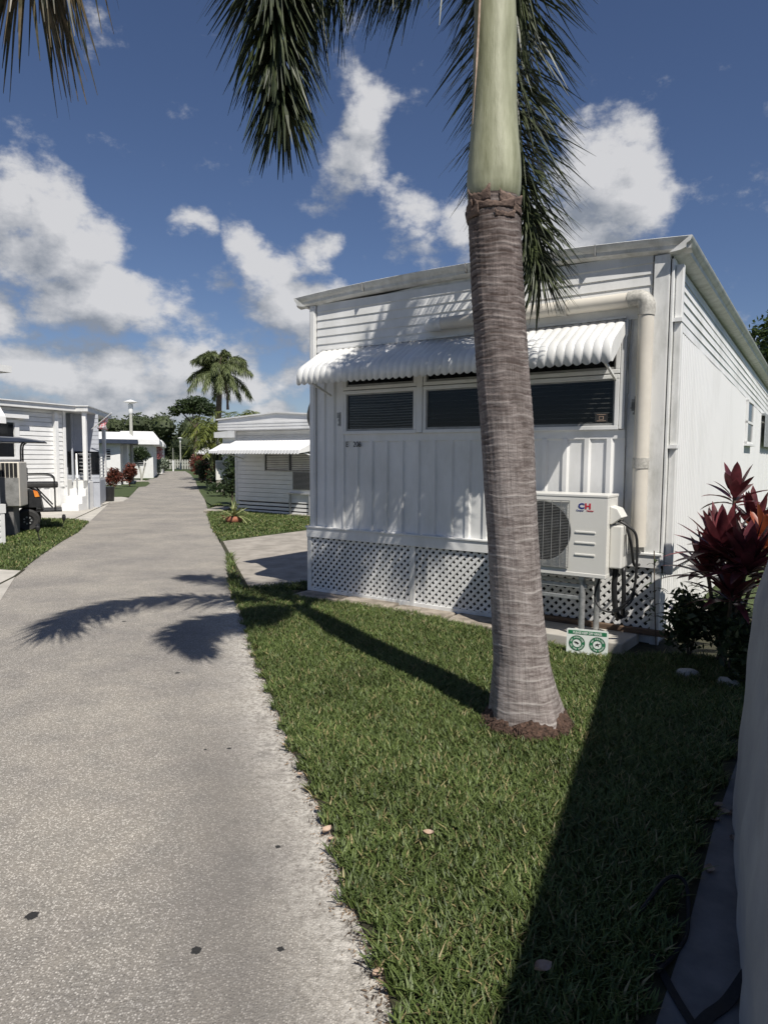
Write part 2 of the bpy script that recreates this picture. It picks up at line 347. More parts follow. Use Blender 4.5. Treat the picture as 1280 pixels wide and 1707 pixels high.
def awning(mb, x0, x1, zt, zk, zb, o, pitch=.1, ends=True, yk=.82):
    n = max(3, int((x1-x0)/pitch)); sub = 6
    prof = [(0, zt), (-o*yk*.5, zt+(zk-zt)*.5), (-o*yk, zk), (-o*.93, zk-(zk-zb)*.2), (-o*.99, zk-(zk-zb)*.5), (-o, zb)]
    vs = []
    for i in range(n*sub+1):
        x = x0+(x1-x0)*i/(n*sub); ph = (i % sub)/sub; b = abs(math.sin(math.pi*ph))**.7*pitch*.12
        for k, (py, pz) in enumerate(prof):
            k0 = prof[max(k-1, 0)]; k1 = prof[min(k+1, len(prof)-1)]
            dy, dz = k1[0]-k0[0], k1[1]-k0[1]; L = math.hypot(dy, dz); ny, nz = dz/L, -dy/L
            zz = pz+nz*b; 
            if k == len(prof)-1: zz -= abs(math.sin(math.pi*ph))*pitch*.3
            vs.append((x, py+ny*b, zz))
    m_ = len(prof)
    mb.add(vs, [(i*m_+k, (i+1)*m_+k, (i+1)*m_+k+1, i*m_+k+1) for i in range(n*sub) for k in range(m_-1)])
    if ends:
        for x in (x0, x1):
            q = [(py, pz) for py, pz in prof]
            mb.prismx(q+[(-o+.03, zb), (-o*.6, zk-.09), (0, zt-.10)], x-.003, x+.003)

# frond: rachis through points, plumose or flat leaflets
def frond(mb, rb, pts, n=80, L=.55, wid=.03, plum=5, droop=.5, sweep=.55, r0=.02, start=.12, tiplen=.55, rnd=1.0, jit=.25, orient=None, segs=3):
    path = catmull(pts, 40)
    rb.tube(path, [r0*(1-.85*i/40)+.002 for i in range(41)], n=6)
    for i in range(n):
        s = start+(1-start)*(i+random.random()*.6)/n; t = s*40; k = min(int(t), 39); p = path[k].lerp(path[k+1], t-k)
        T = (path[min(k+1, 40)]-path[max(k-1, 0)]).normalized()
        S = T.cross(Vector((0, 0, 1)))
        if S.length < .05: S = T.cross(Vector((1, .3, 0)))
        if orient is not None and T.cross(Vector(orient)).length > .1: S = T.cross(Vector(orient))
        S.normalize(); Nn = S.cross(T).normalized()
        env = min(1, (s-start)/.12+.45)*(1-(max(0, s-.6)/.4)**1.5*(1-tiplen))
        for q in range(plum):
            if plum == 2: a = (0.15 if q == 0 else math.pi-.15)+random.uniform(-.25, .25)*rnd
            else: a = 2*math.pi*(q/plum)+random.uniform(-.7, .7)
            d = (S*math.cos(a)+Nn*math.sin(a)+T*(sweep+random.uniform(-.2, .25)+.5*max(0, s-.75)*4)).normalized()
            ll = L*env*random.uniform(1-jit, 1.08); ww = wid*random.uniform(.75, 1.15)/2
            side = d.cross(Vector((random.uniform(-.6, .6), random.uniform(-.6, .6), 1))).normalized()
            dr = droop*random.uniform(.6, 1.3); vs = []
            for j in range(segs+1):
                u = j/segs; c = p+d*ll*u+Vector((0, 0, -1))*ll*dr*u*u
                ws_ = ww*(.55, 1, .8, .12)[j] if segs == 3 else ww*(.7, 1, .15)[j]
                vs += [c-side*ws_, c+side*ws_]
            mb.add(vs, [(2*j, 2*j+1, 2*j+3, 2*j+2) for j in range(segs)])
def leafcloud(mb, lobes, n, size, shell=.55, flat=1.0):
    tot = sum(l[3]*l[4]*l[5] for l in lobes)
    for (cx, cy, cz, rx, ry, rz) in lobes:
        k = max(6, int(n*rx*ry*rz/tot))
        for i in range(k):
            v = Vector((random.gauss(0, 1), random.gauss(0, 1), random.gauss(0, 1))).normalized()*(shell+(1-shell)*random.random())*random.uniform(.9, 1.08)
            c = Vector((cx+v.x*rx, cy+v.y*ry, cz+v.z*rz))
            a = Vector((random.gauss(0, 1), random.gauss(0, 1), random.gauss(0, .6)+.1)).normalized(); b = a.orthogonal().normalized()
            b = (b*math.cos(random.random()*6)+a.cross(b)*math.sin(random.random()*6)); s = size*random.uniform(.6, 1.3)
            mb.add([c-a*s, c-b*s*.42, c+a*s, c+b*s*.42], [(0, 1, 2, 3)])
def blobs(c, r, k, spread=.6, rz=None, sz=.55):
    out = []
    for i in range(k):
        v = Vector((random.gauss(0, 1), random.gauss(0, 1), random.gauss(0, 1))).normalized()*random.random()**.4*spread
        q = sz*random.uniform(.75, 1.25)
        out.append((c[0]+v.x*r[0], c[1]+v.y*r[1], c[2]+v.z*r[2], r[0]*q, r[1]*q, r[2]*q))
    return out

# ------------------------------------------------------------------ ground, road, pads
mb = MB(); mb.box(-700, 700, -300, 900, -.5, -.03)
tag(mb.build('ground', M['turf']), kind='structure')
RE = [(760,2200),(700,1850),(660,1707),(635,1620),(595,1530),(572,1470),(556,1400),(522,1320),(482,1240),(455,1165),(427,1100),(413,1055),(397,1008)]
REG = [G(*p) for p in RE]
def road_material():
    m = bpy.data.materials.new('exposed_aggregate'); m.use_nodes = True; t = m.node_tree; b = t.nodes['Principled BSDF']; b.inputs['Roughness'].default_value = .92
    b.inputs['Specular IOR Level'].default_value = .25
    L = t.links.new
    geo = N('ShaderNodeNewGeometry', t)
    def noise(s, d=6, r=.6):
        n = N('ShaderNodeTexNoise', t); n.inputs['Scale'].default_value = s; n.inputs['Detail'].default_value = d; n.inputs['Roughness'].default_value = r; L(geo.outputs['Position'], n.inputs['Vector']); return n.outputs['Fac']
    def ramp(f, a, ca, b_, cb):
        r = N('ShaderNodeValToRGB', t); r.color_ramp.elements[0].position = a; r.color_ramp.elements[1].position = b_; r.color_ramp.elements[0].color = (*ca, 1); r.color_ramp.elements[1].color = (*cb, 1); L(f, r.inputs[0]); return r.outputs[0]
    def mix(f, a, b_, mode='MIX'):
        x = N('ShaderNodeMix', t, data_type='RGBA', blend_type=mode)
        if isinstance(f, float): x.inputs['Factor'].default_value = f
        else: L(f, x.inputs['Factor'])
        for s_, v in ((6, a), (7, b_)):
            if isinstance(v, tuple): x.inputs[s_].default_value = (*v, 1)
            else: L(v, x.inputs[s_])
        return x.outputs[2]
    vor = N('ShaderNodeTexVoronoi', t); vor.inputs['Scale'].default_value = 135; L(geo.outputs['Position'], vor.inputs['Vector'])
    stone = ramp(vor.outputs['Distance'], .18, (1, 1, 1), .62, (0, 0, 0))
    sep = N('ShaderNodeSeparateColor', t); L(vor.outputs['Color'], sep.inputs[0])
    scol = ramp(sep.outputs[0], .25, (.17, .16, .145), .95, (.66, .63, .58))
    big = noise(.9, 8, .62); mid = noise(5, 8)
    matrix = mix(noise(210, 3), (.125, .118, .106), (.385, .36, .32))
    base = mix(stone, matrix, scol)
    dk = ramp(big, .38, (.80, .80, .82), .60, (1.06, 1.05, 1.03)); base = mix(1.0, base, dk, 'MULTIPLY')
    dk2 = ramp(mid, .3, (.90, .90, .90), .7, (1.08, 1.06, 1.04)); base = mix(1.0, base, dk2, 'MULTIPLY')
    at = N('ShaderNodeAttribute', t); at.attribute_name = 'edge'
    e = mth(t, 'MULTIPLY', at.outputs['Fac'], mth(t, 'MULTIPLY', ramp(noise(9, 10, .75), .36, (0, 0, 0), .54, (1, 1, 1)), 1.0), clamp=True)
    crust = mix(ramp(noise(38, 8, .75), .36, (0, 0, 0), .56, (1, 1, 1)), (.15, .135, .115), (.56, .53, .48))
    base = mix(e, base, crust)
    at2 = N('ShaderNodeAttribute', t); at2.attribute_name = 'tyre'
    base = mix(mth(t, 'MULTIPLY', at2.outputs['Fac'], .55), base, (.14, .13, .12), 'MIX')
    # tar and oil spots
    for (px, py, r) in ((53, 1527, .022), (327, 1585, .017), (468, 1583, .012), (207, 1036, .02), (463, 1412, .011), (382, 1248, .012), (296, 1122, .018), (342, 1250, .008)):
        g = G(px, py); vm = N('ShaderNodeVectorMath', t, operation='DISTANCE'); L(geo.outputs['Position'], vm.inputs[0]); vm.inputs[1].default_value = g
        f = mth(t, 'LESS_THAN', mth(t, 'ADD', vm.outputs['Value'], mth(t, 'MULTIPLY', noise(90, 3), .02)), r+.01)
        base = mix(f, base, (.03, .03, .03))
    L(base, b.inputs['Base Color'])
    bp = N('ShaderNodeBump', t); bp.inputs['Strength'].default_value = .55; bp.inputs['Distance'].default_value = .004; L(vor.outputs['Distance'], bp.inputs['Height']); bp.invert = True
    bp2 = N('ShaderNodeBump', t); bp2.inputs['Strength'].default_value = .5; bp2.inputs['Distance'].default_value = .006; L(noise(160, 4), bp2.inputs['Height']); L(bp.outputs[0], bp2.inputs['Normal'])
    L(bp2.outputs[0], b.inputs['Normal']); return m
M['road'] = road_material()
def seg_dist(px, py, poly):
    best = 1e9
    for i in range(len(poly)-1):
        a, b = poly[i], poly[i+1]; dx, dy = b.x-a.x, b.y-a.y
        t = max(0, min(1, ((px-a.x)*dx+(py-a.y)*dy)/(dx*dx+dy*dy))); best = min(best, math.hypot(px-a.x-dx*t, py-a.y-dy*t))
    return best
xs = [-9, -6, -5]+[-4.6+.08*i for i in range(90)]+[3.5]; ys = [-8, -3, 0]+[.6+.08*i for i in range(110)]+[10, 12]
mb = MB(); mb.v = [(x, y, 0) for x in xs for y in ys]; ny = len(ys)
mb.f = [(i*ny+j, (i+1)*ny+j, (i+1)*ny+j+1, i*ny+j+1) for i in range(len(xs)-1) for j in range(ny-1)]
# far part follows the lane
LE = [G(*p) for p in [(-40,990),(120,867),(183,838),(215,829),(240,803),(262,793),(276,785.5)]]
RR = [G(*p) for p in [(400,985),(386,960),(366,905),(350,860),(341,832),(327,803),(318,791),(309,785.5)]]
n0 = len(mb.v); far = [(-9, 12, 0)]+[(p.x, p.y, 0) for p in LE if p.y > 12]+[(p.x, p.y, 0) for p in reversed(RR) if p.y > 12]+[(3.5, 12, 0)]
mb.v += far; mb.f.append(tuple(range(n0, n0+len(far)))[::-1])
road = mb.build('road', M['road']); tag(road, kind='structure')
at = road.data.attributes.new('edge', 'FLOAT', 'POINT'); at2 = road.data.attributes.new('tyre', 'FLOAT', 'POINT')
vals = []; v2 = []
for v in mb.v:
    if v[1] < 9 and abs(v[0]) < 5: dd = seg_dist(v[0], v[1], REG); vals.append(math.exp(-(dd/.24)**1.6))
    else: dd = 9; vals.append(0)
    v2.append(math.exp(-((dd-.42)/.2)**2)*(1 if v[1] < 3.2 else max(0, 1-(v[1]-3.2))))
at.data.foreach_set('value', vals); at2.data.foreach_set('value', v2)

def flat(name, pix, m, z, world=None, kind='structure', z0=None):
    pts = [G(*p) for p in pix] if world is None else [Vector((*p, 0)) for p in world]
    mb = MB(); mb.prism([(p.x, p.y) for p in pts], z-.02 if z0 is None else z0, z)
    o = mb.build(name, m, fix=True); tag(o, kind=kind); return o
LPATCH = [(-120,958),(0,950),(36,952),(50,940),(67,927),(103,903),(130,888),(147,872),(120,867),(64,866),(-60,866)]
flat('pavement', [(-160,1020),(0,1003),(26,961),(40,949),(-160,949)], M['pave_pale'], .006)
pad = flat('pavement', [(-140,872),(66,872),(146,873),(183,838),(213,829.5),(180,826),(0,840),(-140,845)], M['pave_pale'], .005)
drv = flat('driveway', [(369,903),(518,883.5),(700,862),(760,900),(515,984),(414,986),(392,952),(380,925)], M['pave'], .006)
mb = MB()
for a, b in (((120,867),(183,838)), ((40,950),(24,962)), ((24,962),(-60,1004))):
    mb.bar(G(*a)+Vector((0, 0, .006)), G(*b)+Vector((0, 0, .006)), .035, .006)
tag(mb.build('pavement', M['soil']), kind='structure')
mb = MB(); a, b = G(369, 903), G(414, 986)
mb.bar(a+Vector((0, 0, .004)), b+Vector((0, 0, .004)), .06, .012); tag(mb.build('driveway', M['soil']), kind='structure')
STRIP = [(1262,1190),(1240,1240),(1190,1380),(1150,1540),(1095,1707),(1040,1900),(960,2400)]
SG = [G(*p) for p in STRIP]
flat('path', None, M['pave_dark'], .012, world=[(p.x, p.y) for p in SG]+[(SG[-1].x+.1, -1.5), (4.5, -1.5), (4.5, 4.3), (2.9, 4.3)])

# main home frame
OX, OY = -.882, 7.892; ANG = math.atan2(-.55841175, .82956393)
HM = Matrix.Translation((OX, OY, 0)) @ Matrix.Rotation(ANG, 4, 'Z')
def loc(x, y, z=0): return HM @ Vector((x, y, z))
W_ = 3.92
# lawn soil sheet + grass
LAWN = [G(*p) for p in RE] + [G(*p) for p in [(402,984),(414,986),(470,978),(515,972)]]
LAWN += [loc(0, .02), loc(W_, .02), loc(W_+.05, 1.5), loc(6.5, 2.2), Vector((5.2, 5.2, 0)), Vector((3.3, 4.3, 0))] + SG[:-1] + [Vector((.55, .9, 0)), Vector((.2, .9, 0))]
flat('lawn_ground', None, M['soil'], .012, world=[(p.x, p.y) for p in LAWN])
flat('lawn_ground', LPATCH, M['turf'], .016)
RPATCH = [(368,903),(352,880),(346,858),(352,845),(365,840),(380,852),(402,846),(540,855),(560,878),(518,883)]
flat('lawn_ground', RPATCH, M['turf'], .016)
RP2 = [(345,838),(333,820),(326,803),(345,800),(372,806),(386,838),(372,852),(360,846)]
flat('lawn_ground', RP2, M['turf'], .012)
for pl in ([(181,829),(216,828),(224,820),(226,817),(178,818)], [(228,812),(243,811),(250,806),(247,803),(232,803)], [(232,799),(256,798),(264,794),(236,794)]):
    flat('lawn_ground', pl, M['turf'], .012)
for pl in ([(178,838),(205,836),(214,831),(190,829)], [(224,803),(246,802),(234,799.5),(224,799.5)]):
    flat('pavement', pl, M['pave_pale'], .008)

def inside(poly, X, Y):
    c = np.zeros(len(X), bool); n = len(poly)
    for i in range(n):
        x1, y1 = poly[i].x, poly[i].y; x2, y2 = poly[(i+1) % n].x, poly[(i+1) % n].y
        k = (y1 > Y) != (y2 > Y); xi = (x2-x1)*(Y-y1)/((y2-y1) if y2 != y1 else 1e-9)+x1
        c ^= k & (X < xi)
    return c
def grass(name, poly, dens, hmin, hmax, wid, excl, m, densfn=None, wob=.03, z=0.01):
    x0, x1 = min(p.x for p in poly)-.05, max(p.x for p in poly)+.05; y0, y1 = min(p.y for p in poly)-.05, max(p.y for p in poly)+.05
    n = int((x1-x0)*(y1-y0)*dens); X = RNG.uniform(x0, x1, n); Y = RNG.uniform(y0, y1, n)
    wx = X+wob*np.sin(Y*23+1.3*np.sin(X*9))+wob*.6*np.sin(Y*61); wy = Y+wob*.7*np.sin(X*31)
    k = inside(poly, wx, wy)
    for (cx, cy, r) in excl: k &= (X-cx)**2+(Y-cy)**2 > r*r
    if densfn is not None: k &= RNG.random(n) < densfn(X, Y)
    X, Y = X[k], Y[k]; n = len(X)
    patch = .5+.5*np.sin(X*2.3+1.7*np.sin(Y*1.9))*np.sin(Y*2.9+X)
    h = RNG.uniform(hmin, hmax, n)*(.85+.3*patch); a = RNG.uniform(0, 2*np.pi, n); lean = RNG.uniform(.15, 1.1, n)*h
    ww = wid*RNG.uniform(.6, 1.2, n)/2
    dx, dy = np.cos(a), np.sin(a); b = a+np.pi/2+RNG.uniform(-.6, .6, n); sx_, sy_ = np.cos(b), np.sin(b)
    V = np.zeros((n, 6, 3))
    for j, (t, wf) in enumerate(((0, .8), (.55, 1.0), (1, .12))):
        cx = X+dx*lean*t**1.6; cy = Y+dy*lean*t**1.6; cz = z+h*t*(1-.22*t)
        for s_, q in ((-1, 0), (1, 1)):
            V[:, j*2+q, 0] = cx+s_*sx_*ww*wf; V[:, j*2+q, 1] = cy+s_*sy_*ww*wf; V[:, j*2+q, 2] = cz
    V = V.reshape(-1, 3); base = np.arange(n)[:, None]*6
    F = np.stack([base+np.array([0, 1, 3, 2]), base+np.array([2, 3, 5, 4])], 1).reshape(-1, 4)
    me = bpy.data.meshes.new(name); me.vertices.add(len(V)); me.vertices.foreach_set('co', V.ravel())
    me.loops.add(F.size); me.loops.foreach_set('vertex_index', F.ravel().astype(np.int32))
    me.polygons.add(len(F)); me.polygons.foreach_set('loop_start', np.arange(0, F.size, 4, dtype=np.int32)); me.polygons.foreach_set('loop_total', np.full(len(F), 4, np.int32))
    me.update(); ca = me.attributes.new('tone', 'FLOAT', 'POINT'); ca.data.foreach_set('value', np.repeat(RNG.random(n), 6).astype(np.float32))
    me.materials.append(m); o = bpy.data.objects.new(name, me); col.objects.link(o); return o
def grass_mat():
    m = bpy.data.materials.new('grass_blades'); m.use_nodes = True; t = m.node_tree; b = t.nodes['Principled BSDF']; b.inputs['Roughness'].default_value = .5
    b.inputs['Specular IOR Level'].default_value = .35
    at = N('ShaderNodeAttribute', t); at.attribute_name = 'tone'; cr = N('ShaderNodeValToRGB', t); t.links.new(at.outputs['Fac'], cr.inputs[0])
    e = cr.color_ramp.elements; e[0].position = 0; e[0].color = (.052, .082, .02, 1); e[1].position = .9; e[1].color = (.155, .205, .062, 1)
    q = cr.color_ramp.elements.new(.95); q.color = (.34, .28, .14, 1)
    geo = N('ShaderNodeNewGeometry', t); nz = N('ShaderNodeTexNoise', t); nz.inputs['Scale'].default_value = 1.8; nz.inputs['Detail'].default_value = 5; t.links.new(geo.outputs['Position'], nz.inputs['Vector'])
    mr = N('ShaderNodeMapRange', t); t.links.new(nz.outputs['Fac'], mr.inputs[0]); mr.inputs[1].default_value = .3; mr.inputs[2].default_value = .7; mr.inputs[3].default_value = .75; mr.inputs[4].default_value = 1.2
    mx = N('ShaderNodeVectorMath', t, operation='SCALE'); t.links.new(cr.outputs[0], mx.inputs[0]); t.links.new(mr.outputs[0], mx.inputs['Scale'])
    t.links.new(mx.outputs[0], b.inputs['Base Color'])
    tr_ = N('ShaderNodeBsdfTranslucent', t); t.links.new(mx.outputs[0], tr_.inputs[0]); ms_ = N('ShaderNodeMixShader', t); ms_.inputs[0].default_value = .25
    t.links.new(b.outputs[0], ms_.inputs[1]); t.links.new(tr_.outputs[0], ms_.inputs[2]); t.links.new(ms_.outputs[0], t.nodes['Material Output'].inputs[0]); return m
M['grass'] = grass_mat()
# bare edges of the lawn along the house: pavers, slab
def near_fn(X, Y): return np.clip(1.15-(Y-2.5)*.1, .45, 1)
LG = [G(*p) for p in RE] + [G(*p) for p in [(400,985),(416,990),(480,990),(508,1000),(560,1010)]] + [loc(.75,-.27), loc(1.7,-.3), loc(2.4,-.42), loc(2.62,-.52), loc(3.75,-.62), loc(4.1,-.3), loc(4.4,-.2), loc(4.7,-.6)] + [p+Vector((-.05, 0, 0)) for p in SG[:-1]] + [Vector((.6, .95, 0)), Vector((.2, .95, 0))]
go_ = grass('grass', LG, 15000, .03, .075, .0072, [(.86, 3.9, .20)], M['grass'], near_fn)
tag(go_, 'short thick green lawn grass around the palm trunk', 'grass', kind='stuff')
g2_ = grass('grass', [G(*p) for p in LPATCH], 1500, .03, .07, .014, [], M['grass'], z=.016)
tag(g2_, 'sunlit lawn grass across the road beside the white air conditioner', 'grass', kind='stuff')
g3_ = grass('grass', [G(*p) for p in RPATCH], 1100, .03, .07, .018, [], M['grass'], z=.016)
tag(g3_, 'lawn grass around the potted bromeliad before the second home', 'grass', kind='stuff')
g4_ = grass('grass', [G(*p) for p in [(398,1006),(402,985),(388,955),(384,925),(380,930),(384,968),(392,1004)]], 5000, .05, .13, .012, [], M['grass'])
tag(g4_, 'straggling grass along the road edge of the driveway', 'grass', kind='stuff')
g5_ = grass('grass', [G(*p) for p in [(410,990),(516,985),(516,974),(414,983)]], 5000, .03, .08, .012, [], M['grass'])
tag(g5_, 'thin strip of grass in the shade beside the driveway', 'grass', kind='stuff')

# pavers along the wall foot
random.seed(3)
for i, (xa, xb, ya, yb) in enumerate(((.0, .62, -.33, -.02), (.64, 1.3, -.31, -.02), (1.32, 2.0, -.36, -.03), (2.02, 2.58, -.38, -.03))):
    mb = MB(HM); z = .045+random.uniform(-.008, .008)
    mb.prism([(xa+.02, ya+random.uniform(-.02, .02)), (xb-.02, ya+random.uniform(-.03, .03)), (xb-.01, yb), (xa+.01, yb)], .0, z)
    o = mb.build('paver', M['paver'], bevel=.012, fix=True)
    tag(o, ('weathered paver at the left corner of the big home', 'second paver from the left along the lattice skirting', 'third paver from the left along the lattice skirting', 'shaded paver just left of the palm trunk at the wall foot')[i], 'paver', 'pavers along the foot of the lattice skirting')
mb = MB(HM); mb.prism([(2.62, -.52), (3.75, -.50), (3.78, -.04), (2.62, -.04)], 0, .10)
tag(mb.build('concrete_slab', M['pave_pale'], bevel=.01, fix=True), 'pale concrete slab under the air conditioner stand', 'slab')
mb = MB(HM); mb.bar((2.6, -.07, .125), (4.05, -.07, .125), .05, .05)
tag(mb.build('timber', M['wood'], bevel=.006), 'dark timber lying along the bottom of the lattice', 'timber')

# ------------------------------------------------------------------ main home
home = thing('mobile_home', 'large white mobile home with lattice skirting behind the near palm', 'mobile home', (OX, OY, 0), ANG)
LEN = 13.5; HZ = 3.29
mb = MB(); mb.prismy([(.02, .70), (3.9, .70), (3.9, 3.26), (1.95, 3.4), (.02, 3.29)], .02, LEN)
mb.build('wall', M['white_old'], home)
mb = MB(); lap(mb, .13, 3.77, 2.80, 3.34, 0, pitch=.0905, depth=.012); mb.build('siding', M['white'], home)
mb = MB(); ribs(mb, .12, .54, .80, 2.80, 0, pitch=.14, rw=.04); mb.build('wall_panel', M['white'], home)
mb = MB(); ribs(mb, .54, 3.60, .80, 1.79, -.004, pitch=.197, rw=.062, d=.02); mb.build('wall_panel', M['white'], home)
mb = MB(); ribs(mb, 3.58, 3.78, .80, 2.80, 0, pitch=.2, rw=.05, d=.012); mb.build('wall_panel', M['white_old'], home)
mb = MB(); mb.box(.03, .115, -.022, .02, .70, 3.33); mb.box(.04, .10, -.03, -.02, .7, 3.31); mb.build('corner_trim', M['white'], home, bevel=.004)
mb = MB(); mb.box(3.785, 3.91, -.03, .02, .70, 3.30); mb.build('corner_trim', M['white_old'], home, bevel=.004)
mb = MB(); mb.box(.54, 3.59, -.018, 0, 1.785, 1.865)
for i in range(15): mb.lathe([(.006, 0), (.004, .004)], (.62+i*.203, -.02, 1.835), 6)
mb.build('rivet_strip', M['white'], home, bevel=.003)
mb = MB(); mb.box(0, 3.92, -.05, .02, .675, .785); mb.box(-.01, 3.93, -.062, .02, .785, .805); mb.build('band_board', M['white'], home, bevel=.004)
# lattice skirting
mb = MB(); lattice(mb, 1.36, .60, .06, .075, -.02); mb.build('lattice_panel', M['white'], home)
mb = MB(); lattice(mb, 2.38, .60, 1.49, .075, -.02); mb.build('lattice_panel', M['white'], home)
mb = MB()
mb.box(0, .06, -.034, 0, 0, .675); mb.box(3.86, 3.93, -.034, 0, 0, .675); mb.box(1.425, 1.485, -.036, -.004, .02, .675); mb.box(.06, 3.86, -.034, 0, .02, .075); mb.build('skirting_frame', M['white_old'], home, bevel=.003)
mb = MB(); mb.box(.0, 3.9, .6, .62, 0, .7); mb.box(.0, .02, .03, 13, 0, .7); mb.build('skirt_dark_sheet', M['dark'], home)  # dark sheets painted as the shade behind the lattice
# roof cap: bowed roof with a stepped metal eave
def archz(x): 
    t = (x-1.95)/2.15; return 3.485-.075*t*t-.012*t
pts = [-.13+4.20*i/24 for i in range(25)]
mb = MB()
def slopez(y): return -.028*max(0, y)
for i in range(24):
    xa, xb = pts[i], pts[i+1]; za, zb = archz(xa), archz(xb)
    for k in range(9):
        ya, yb = -.08+(LEN+.2)*k/9, -.08+(LEN+.2)*(k+1)/9
        mb.add([(xa, ya, za+slopez(ya)), (xb, ya, zb+slopez(ya)), (xb, yb, zb+slopez(yb)), (xa, yb, za+slopez(yb))], [(0, 1, 2, 3)])
mb.build('roof', M['roof'], home, smooth=True)
mb = MB()
prof = [(-.085, .006), (-.097, .0), (-.085, -.035), (-.062, -.055), (-.058, -.085), (-.034, -.10), (.02, -.11)]
k = len(prof); vs = []
for x in pts:
    for (py, pz) in prof: vs.append((x, py, archz(x)+pz))
mb.add(vs, [(i*k+j, i*k+j+1, (i+1)*k+j+1, (i+1)*k+j) for i in range(24) for j in range(k-1)])
for sgn, xe in ((1, pts[-1]), (-1, pts[0])):
    vs = []; ys_ = [-.097+(LEN+.2)*i/10 for i in range(11)]
    pr = [(0, .006), (.014, 0), (0, -.035), (-.03, -.055), (-.035, -.085), (-.075, -.10), (-.16, -.11)]
    for y in ys_:
        for (dx, dz) in pr: vs.append((xe+sgn*dx, y, archz(xe)+slopez(y)+dz))
    mb.add(vs, [(i*k+j, i*k+j+1, (i+1)*k+j+1, (i+1)*k+j) if sgn < 0 else (i*k+j, (i+1)*k+j, (i+1)*k+j+1, i*k+j+1) for i in range(10) for j in range(k-1)])
    mb.add([(xe+sgn*dx, -.097, archz(xe)+dz) for dx, dz in pr], [tuple(range(k))])
mb.build('eave', M['eave'], home, smooth='auto')
for x in (.82, 2.05, 3.3): mb = MB(); mb.box(x, x+.006, -.102, -.06, archz(x)-.085, archz(x)+.006); mb.build('eave_joint', M['greym'], home)
# side wall (x = 3.92): vertical corrugated sheet under horizontal lap boards, both dropping slightly
SIDE = Matrix.Translation((3.92, 0, 0)) @ Matrix.Rotation(math.pi/2, 4, 'Z')
mb = MB(SIDE); 
for b in range(6):
    for i in range(12):
        x0, x1 = .02+i*1.12, .02+(i+1)*1.12; z0 = 2.76+b*.088
        za, zb_ = z0-.036*x0, z0-.036*x1; wv = lambda x: .008*math.sin(x*7.0+b)
        mb.add([(x0, -.014+wv(x0)*.4, za), (x1, -.014+wv(x1)*.4, zb_), (x1, -.005, zb_+.088), (x0, -.005, za+.088), (x0, .0, za), (x1, .0, zb_)], [(0, 1, 2, 3), (0, 4, 5, 1)])
mb.build('siding', M['white'], home)
mb = MB(SIDE); corr(mb, .10, 13.3, .62, lambda x: 2.745-.036*x-.012*abs(math.sin(x*2.2)), -.002, .085, .026); mb.build('wall_panel', M['side_white'], home)
mb = MB(SIDE); corr(mb, .10, 13.3, .0, lambda x: .60, .03, .09, .014); mb.build('skirting', M['white_old'], home)
mb = MB(SIDE); mb.box(-.02, .06, -.02, .0, .70, 3.26); mb.build('corner_trim', M['white_old'], home, bevel=.004)
mb = MB(SIDE)
mb.box(.03, .10, -.085, -.025, .62, 3.22); mb.build('downspout', M['white_old'], home, bevel=.008)
for z in (2.75, 1.70): mb = MB(SIDE); mb.box(.0, .11, -.09, -.02, z, z+.03); mb.build('downspout_strap', M['white_far'], home)
wn = MB(SIDE); wn.box(5.5, 6.2, -.05, -.005, 1.88, 2.50); wf = wn.build('window', M['glass'], home)
mb = MB(SIDE)
for z in (1.86, 2.17, 2.49): mb.box(5.46, 6.24, -.065, -.0, z, z+.035)
for x in (5.46, 6.2): mb.box(x, x+.04, -.063, -.0, 1.86, 2.52)
mb.build('frame', M['white_far'], wf)
mb = MB(SIDE); mb.box(5.42, 6.28, -.10, -.0, 1.83, 1.86); mb.build('sill', M['white_far'], wf)
mb = MB(SIDE); corr(mb, 7.9, 10.4, 1.86, lambda x: 2.44, -.09, .1, .02); mb.box(7.9, 10.4, -.09, -.0, 2.42, 2.46); mb.build('window_shutter', M['galv'], home)
# front windows
def window(x0, x1, z0, z1, blinds=True, sub=False):
    f = MB()
    t = .036
    f.box(x0-t, x1+t, -.045, -.0, z0-t, z0); f.box(x0-t, x1+t, -.045, -.0, z1, z1+t); f.box(x0-t, x0, -.043, -.0, z0, z1); f.box(x1, x1+t, -.043, -.0, z0, z1)
    fo = f.build('window', M['white'], home, bevel=.004)
    g = MB(); g.box(x0+.014, x1-.014, -.02, -.016, z0+.014, z1-.014); g.build('pane', M['clear'], fo)
    d = MB(); s = .014
    d.box(x0, x1, -.03, -.005, z0, z0+s*1.6); d.box(x0, x1, -.03, -.005, z1-s, z1); d.box(x0, x0+s, -.03, -.005, z0+s*1.6, z1-s); d.box(x1-s, x1, -.03, -.005, z0+s*1.6, z1-s)
    d.build('sash', M['greym'], fo)
    return fo
def room_dark(x0, x1, z0, z1, parent):
    b = MB(); b.add([(x0, -.003, z0), (x1, -.003, z0), (x1, -.003, z1), (x0, -.003, z1)], [(0, 1, 2, 3)]); b.build('room_dark_sheet', M['dark'], parent)  # flat dark sheet in place of the unlit room
random.seed(5)
